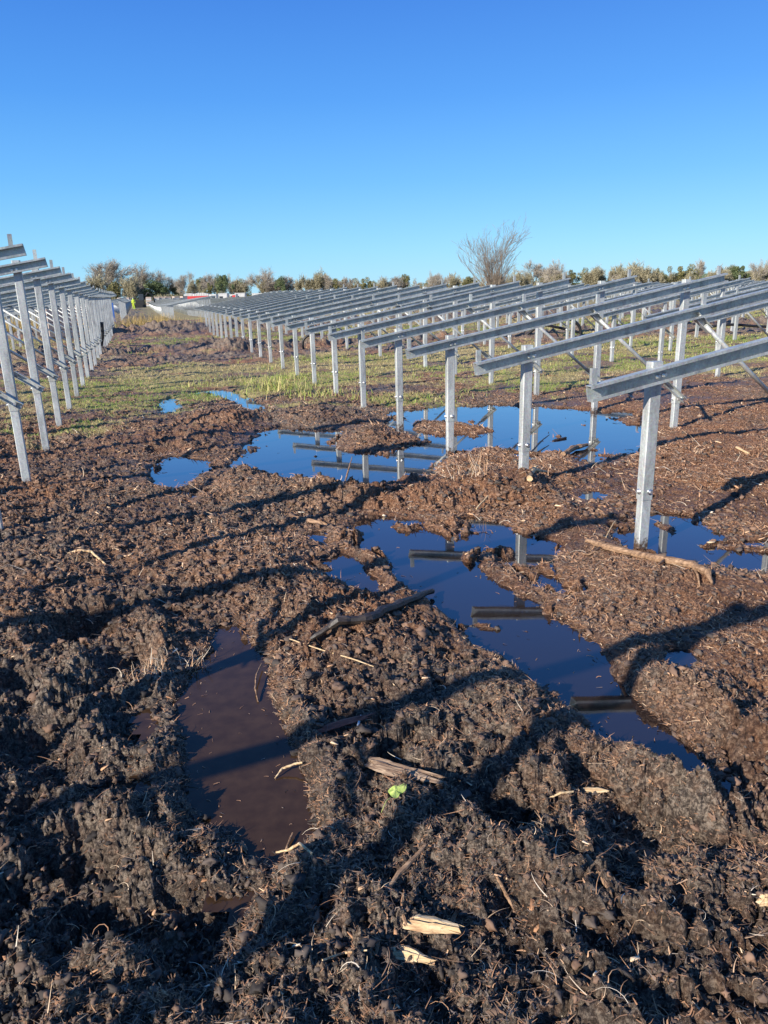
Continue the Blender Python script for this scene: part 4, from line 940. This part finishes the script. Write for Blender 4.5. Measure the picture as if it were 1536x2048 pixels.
# lone wind-leaning tree
def lone():
    rnd = np.random.default_rng(42); D = 78.0; x = at_depth(990, D); h = (yh(975)-447)/FPX*D*.96+CAMH
    segs = []
    def br(p, d, L, r, lv):
        ns = 4; q = p
        for i in range(ns):
            d = d+rnd.normal(0, .07, 3)+np.array([.022, 0, .045]); d /= np.linalg.norm(d); q2 = q+d*L/ns; segs.append((q, q2, r*(1-.6*i/ns), r*(1-.6*(i+1)/ns), lv)); q = q2
            if lv < 4:
                for _ in range(1 if lv > 0 else 2):
                    if rnd.random() < (.80 if lv < 2 else .66):
                        s = rnd.normal(0, 1, 3); nd = d+s*np.array([.36, .36, .12]); nd /= np.linalg.norm(nd); br(q, nd, L*.66*rnd.uniform(.75, 1.2), r*(1-.6*(i+1)/ns)*.68, lv+1)
    for s in range(10):
        a = rnd.uniform(0, 6.28); t = rnd.uniform(.10, .55); br(np.array([math.cos(a)*.25, math.sin(a)*.25, 0]), np.array([math.cos(a)*t, math.sin(a)*t, 1.]), 3.0*rnd.uniform(.7, 1.1), .075, 0)
    zm = np.percentile([s[1][2] for s in segs], 99.9); k = h/zm; segs = [(s[0]*k, s[1]*k, s[2], s[3], s[4]) for s in segs]
    if len(segs) > 60000: segs = [s for s in segs if s[4] < 4 or rnd.random() < 60000/len(segs)]
    root = empty('leaning_tree', (x, D, -.1)); root.scale = (.86, .86, 1); tr = [s for s in segs if s[4] == 0]; tw = [s for s in segs if s[4] > 0]
    V, F = tube_np([s[0] for s in tr], [s[1] for s in tr], [s[2] for s in tr], [max(s[3], .01) for s in tr], 5); link('trunk', mesh_np('trunk', V, F, M['bark']), root)
    V, F = tube_np([s[0] for s in tw], [s[1] for s in tw], [max(s[2]*.9, .013) for s in tw], [max(s[3]*.9, .008) for s in tw], 3)
    link('crown', mesh_np('crown', V, F, mat_tone('grey_brown_twigs', [(0, (.16, .12, .09)), (1, (.34, .27, .20))], .9), False, dict(tone=np.repeat(rnd.random(len(tw)), 6))), root)
    tag(root, 'lone bare many-stemmed tree leaning right, much the tallest against the sky', 'tree')
    print('lone tree segs', len(segs))
lone()

# ---------------------------------------------------------------- compound far off: lorries, cabins, stacks, worker
M['white'] = mat_flat('white_sheet_metal', (.52, .52, .50), .5); M['redp'] = mat_flat('red_paint', (.50, .04, .04), .45); M['dark'] = mat_flat('dark_rubber', (.03, .03, .03), .8)
M['glass'] = mat_flat('dark_window', (.05, .06, .07), .15); M['card'] = mat_flat('pale_boards', (.45, .36, .30), .8); M['hi'] = mat_flat('hi_vis_yellow', (.62, .80, .05), .6); M['blue'] = mat_flat('blue_sheet', (.08, .20, .55), .5)
def cabin(px, w, h, d, D, label, col='white', name='site_cabin', rz=0.0, red=False):
    x = at_depth(px, D); root = empty(name, (x, D, -.5), rz); h *= .92
    m = MB(); m.box(-w/2, w/2, -d/2, d/2, .15, h, .05); link('wall', m.mesh('wall', M[col]), root)
    m = MB(); m.box(-w/2-.06, w/2+.06, -d/2-.06, d/2+.06, h+.002, h+.14, .04); link('roof', m.mesh('roof', M['white']), root)
    for i in range(max(1, int(w//2))):
        m = MB(); cx = -w/2+.62+i*2.0; m.box(cx-.45, cx+.45, -d/2-.035, -d/2-.004, 1.1, 1.9); link('window', m.mesh('window', M['glass']), root)
    m = MB(); m.box(w/2-.95, w/2-.2, -d/2-.04, -d/2-.005, .2, 2.1); link('door', m.mesh('door', M['redp'] if red else M['white']), root)
    return tag(root, label, 'cabin')
def lorry(px, D, label, L=6.6):
    x = at_depth(px, D); root = empty('red_lorry', (x, D, -.5)); root.scale = (.86, .86, .82)
    m = MB(); m.box(-L/2, L/2-2.3, -1.2, 1.2, .95, 2.6, .06); link('trailer', m.mesh('trailer', M['redp']), root)
    m = MB(); n = 9
    for i in range(n):
        x0 = -L/2-.1+(L-2.1)*i/n; x1 = x0+(L-2.1)/n-.02; hh_ = .45+.35*math.sin(PI*(i+.5)/n)
        m.box(x0, x1, -1.25, 1.25, 2.605, 2.7+hh_, .1)
    link('cover', m.mesh('cover', M['white']), root)
    m = MB(); m.prism([(L/2-2.2, -1.15), (L/2-.15, -1.15), (L/2, -.9), (L/2, .9), (L/2-.15, 1.15), (L/2-2.2, 1.15)], .8, 3.0); link('cab', m.mesh('cab', M['white']), root)
    m = MB(); m.box(L/2-1.5, L/2-.4, -1.19, -1.155, 1.8, 2.6); link('window', m.mesh('window', M['glass']), root)
    for wx in (-L/2+.9, -L/2+2.1, L/2-1.1):
        m = MB(); m.tube([(wx, -1.22, .5), (wx, -.9, .5)], .5, 14); link('wheel', m.mesh('wheel', M['dark']), root)
    return tag(root, label, 'lorry')
lorry(411, 190, 'red lorry with heaped white cover, far across the field')
lorry(388, 200, 'paler partly hidden lorry just left of the red one', 5.5)
cabin(447, 2.2, 2.7, 2.6, 195, 'small white site cabin first to the right of the red lorry')
cabin(467, 1.6, 2.4, 2.6, 192, 'white cabin with red door between the other site cabins', red=True)
cabin(481, 2.6, 2.7, 2.6, 198, 'second larger white site cabin near the red-doored one')
cabin(515, 2.5, 2.5, 2.6, 194, 'long pale site cabin behind the left end of the right row')
cabin(535, 2.5, 2.3, 2.6, 199, 'lower white cabin, rightmost of the compound')
for i, px in enumerate((240, 252, 296, 310, 322, 334, 350, 366)):
    D = 176+1.5*i; x = at_depth(px, D); root = empty('board_stack', (x, D, -.5), .1*i); root.scale = (1, 1, .88)
    for k in range(6):
        m = MB(); m.box(-.62, .62, -.8, .8, .12+k*.40, .12+k*.40+.37, .03); link('bale', m.mesh('bale', M['card'] if k % 2 else M['white']), root)
    m = MB(); [m.box(-.62, .62, yy-.06, yy+.06, 0, .115) for yy in (-.6, 0, .6)]; link('pallet', m.mesh('pallet', M['root']), root)
    tag(root, '%s from the left in the line of pale wrapped stacks behind the worker' % ordw(i), 'pallet stack', 'pale stacks at the end of the track')
for i, (px, py, w) in enumerate(((62, 655, 1.5), (100, 650, 1.4), (36, 672, 1.2))):
    p = gp(px, py+24); root = empty('pallet_stack', (p[0]-.5, p[1]+5, 0), .3+.2*i)
    for k in range(4):
        m = MB(); m.box(-w/2, w/2, -.5, .5, .14+k*.3, .14+k*.3+.28, .02); link('board', m.mesh('board', M['card']), root)
    m = MB(); [m.box(-w/2, w/2, yy-.05, yy+.05, 0, .135) for yy in (-.42, 0, .42)]; link('pallet', m.mesh('pallet', M['root']), root)
    tag(root, ['pinkish board stack seen between the second and third left posts', 'pinkish board stack seen between the fourth and fifth left posts', 'low pinkish board stack seen between the first and second left posts'][i], 'pallet stack')
# blue sheet pack by the far left row
p = gp(219, 647); root = empty('sheet_pack', (p[0], p[1], 0), PSI+.15)
m = MB(); m.box(-.40, .40, -.06, .10, .08, 1.35, .02); link('sheet', m.mesh('sheet', M['blue']), root); m = MB(); [m.box(a-.05, a+.05, -.4, .4, 0, .078) for a in (-.3, .3)]; link('foot', m.mesh('foot', M['root']), root)
tag(root, 'upright blue sheeted pack standing at the end of the left row', 'sheet pack')
# machine on the track
D = 128; x = at_depth(277, D); root = empty('small_digger', (x, D, 0), .3)
for s in (-1, 1):
    m = MB(); m.prism([(-1.0, s*.75-.2), (1.0, s*.75-.2), (1.0, s*.75+.2), (-1.0, s*.75+.2)], .0, .5); link('track', m.mesh('track', M['dark']), root)
m = MB(); m.box(-.8, .7, -.7, .7, .52, 1.2, .08); link('body', m.mesh('body', M['dark']), root)
m = MB(); m.box(-.1, .7, -.6, .1, 1.202, 2.2, .06); link('cab', m.mesh('cab', M['glass']), root)
m = MB(); m.tube([(.6, .4, 1.1), (1.4, .4, 2.4), (2.2, .4, 1.9), (2.4, .4, .8)], [.12, .11, .09, .12], 6); link('arm', m.mesh('arm', M['dark']), root)
tag(root, 'small dark tracked digger at the far end of the muddy track', 'digger')
# worker: one continuous skinned body
def person(px, D, label):
    x = at_depth(px, D); root = empty('person', (x, D, -.2), .4)
    J = {'pel': (0, 0, .95, .15), 'che': (0, 0, 1.35, .17), 'nec': (0, 0, 1.50, .07), 'hea': (0, -.01, 1.60, .09), 'top': (0, 0, 1.72, .09),
         'sl': (-.19, 0, 1.42, .07), 'el': (-.27, -.02, 1.15, .055), 'hl': (-.26, -.14, .92, .04), 'sr': (.19, 0, 1.42, .07), 'er': (.27, -.02, 1.15, .055), 'hr': (.24, -.16, .95, .04),
         'kl': (-.11, -.02, .52, .085), 'fl': (-.13, .02, .09, .06), 'tl': (-.14, -.14, .05, .045), 'kr': (.11, -.02, .52, .085), 'fr': (.14, .02, .09, .06), 'tr': (.15, -.14, .05, .045)}
    E_ = [('pel', 'che'), ('che', 'nec'), ('nec', 'hea'), ('hea', 'top'), ('che', 'sl'), ('sl', 'el'), ('el', 'hl'), ('che', 'sr'), ('sr', 'er'), ('er', 'hr'), ('pel', 'kl'), ('kl', 'fl'), ('fl', 'tl'), ('pel', 'kr'), ('kr', 'fr'), ('fr', 'tr')]
    ks = list(J); me = bpy.data.meshes.new('body'); me.from_pydata([J[k][:3] for k in ks], [(ks.index(a), ks.index(b)) for a, b in E_], [])
    o = link('body', me, root); md = o.modifiers.new('s', 'SKIN'); 
    for i, k in enumerate(ks): me.skin_vertices[0].data[i].radius = (J[k][3], J[k][3])
    me.skin_vertices[0].data[0].use_root = True
    o.modifiers.new('d', 'SUBSURF').render_levels = 2
    dg = bpy.context.evaluated_depsgraph_get(); me2 = bpy.data.meshes.new_from_object(o.evaluated_get(dg)); o.modifiers.clear(); o.data = me2; me2.materials.clear(); me2.materials.append(M['hi'])
    for f in me2.polygons: f.use_smooth = True
    m = MB(); m.tube([(0, 0, 1.70), (0, 0, 1.78), (0, 0, 1.82)], [.125, .11, .04], 12); link('helmet', m.mesh('helmet', M['white']), root)
    tag(root, 'worker in bright yellow-green high-visibility clothing standing on the far track', 'person')
person(264, 126, '')

# ---------------------------------------------------------------- light, sky, camera
SUN_AZ = math.radians(180+47.5); SUN_EL = math.radians(25)      # azimuth clockwise from the view direction
w = bpy.data.worlds.new('World'); sc.world = w; w.use_nodes = True; nt = w.node_tree
sky = nt.nodes.new('ShaderNodeTexSky'); sky.sky_type = 'NISHITA'; sky.sun_disc = False; sky.sun_elevation = SUN_EL; sky.sun_rotation = SUN_AZ
sky.altitude = 60; sky.air_density = 1.0; sky.dust_density = .1; sky.ozone_density = 4.0
# clear-air blue by elevation, blended into the physical sky
tcw = nt.nodes.new('ShaderNodeTexCoord'); sx = nt.nodes.new('ShaderNodeSeparateXYZ'); nt.links.new(tcw.outputs['Generated'], sx.inputs[0])
rp = ramp(nt.nodes, nt.links, sx.outputs['Z'], [(0, (.290, .660, .93)), (.05, (.225, .600, .93)), (.13, (.120, .445, .92)), (.22, (.060, .305, .85)), (.32, (.034, .205, .73)), (1, (.03, .12, .40))])
scl = nt.nodes.new('ShaderNodeVectorMath'); scl.operation = 'SCALE'; nt.links.new(rp.outputs[0], scl.inputs[0]); scl.inputs['Scale'].default_value = 5.6
mx = mix(nt.nodes, nt.links, .85, sky.outputs[0], scl.outputs[0])
bg = nt.nodes['Background']; bg.inputs['Strength'].default_value = .13; nt.links.new(mx, bg.inputs['Color'])
sd_ = bpy.data.lights.new('sun', 'SUN'); sd_.energy = 5.0; sd_.angle = math.radians(.53); sd_.color = (1, .92, .82); so = bpy.data.objects.new('sun', sd_); COL.objects.link(so)
from mathutils import Vector, Matrix
dirv = Vector((math.sin(SUN_AZ)*math.cos(SUN_EL), math.cos(SUN_AZ)*math.cos(SUN_EL), math.sin(SUN_EL))); so.rotation_euler = dirv.to_track_quat('Z', 'Y').to_euler(); so.location = dirv*50
cd = bpy.data.cameras.new('camera'); cd.sensor_fit = 'VERTICAL'; cd.sensor_height = 36; cd.lens = FPX/2048*36; cd.clip_start = .05; cd.clip_end = 6000
co = bpy.data.objects.new('camera', cd); COL.objects.link(co)
mt = Matrix([[CR[0], CU[0], -CF[0], 0], [CR[1], CU[1], -CF[1], 0], [CR[2], CU[2], -CF[2], CAMH], [0, 0, 0, 1]]); co.matrix_world = mt
sc.camera = co
sc.view_settings.view_transform = 'Standard'; sc.view_settings.look = 'None'; sc.view_settings.exposure = .60; sc.view_settings.gamma = 1
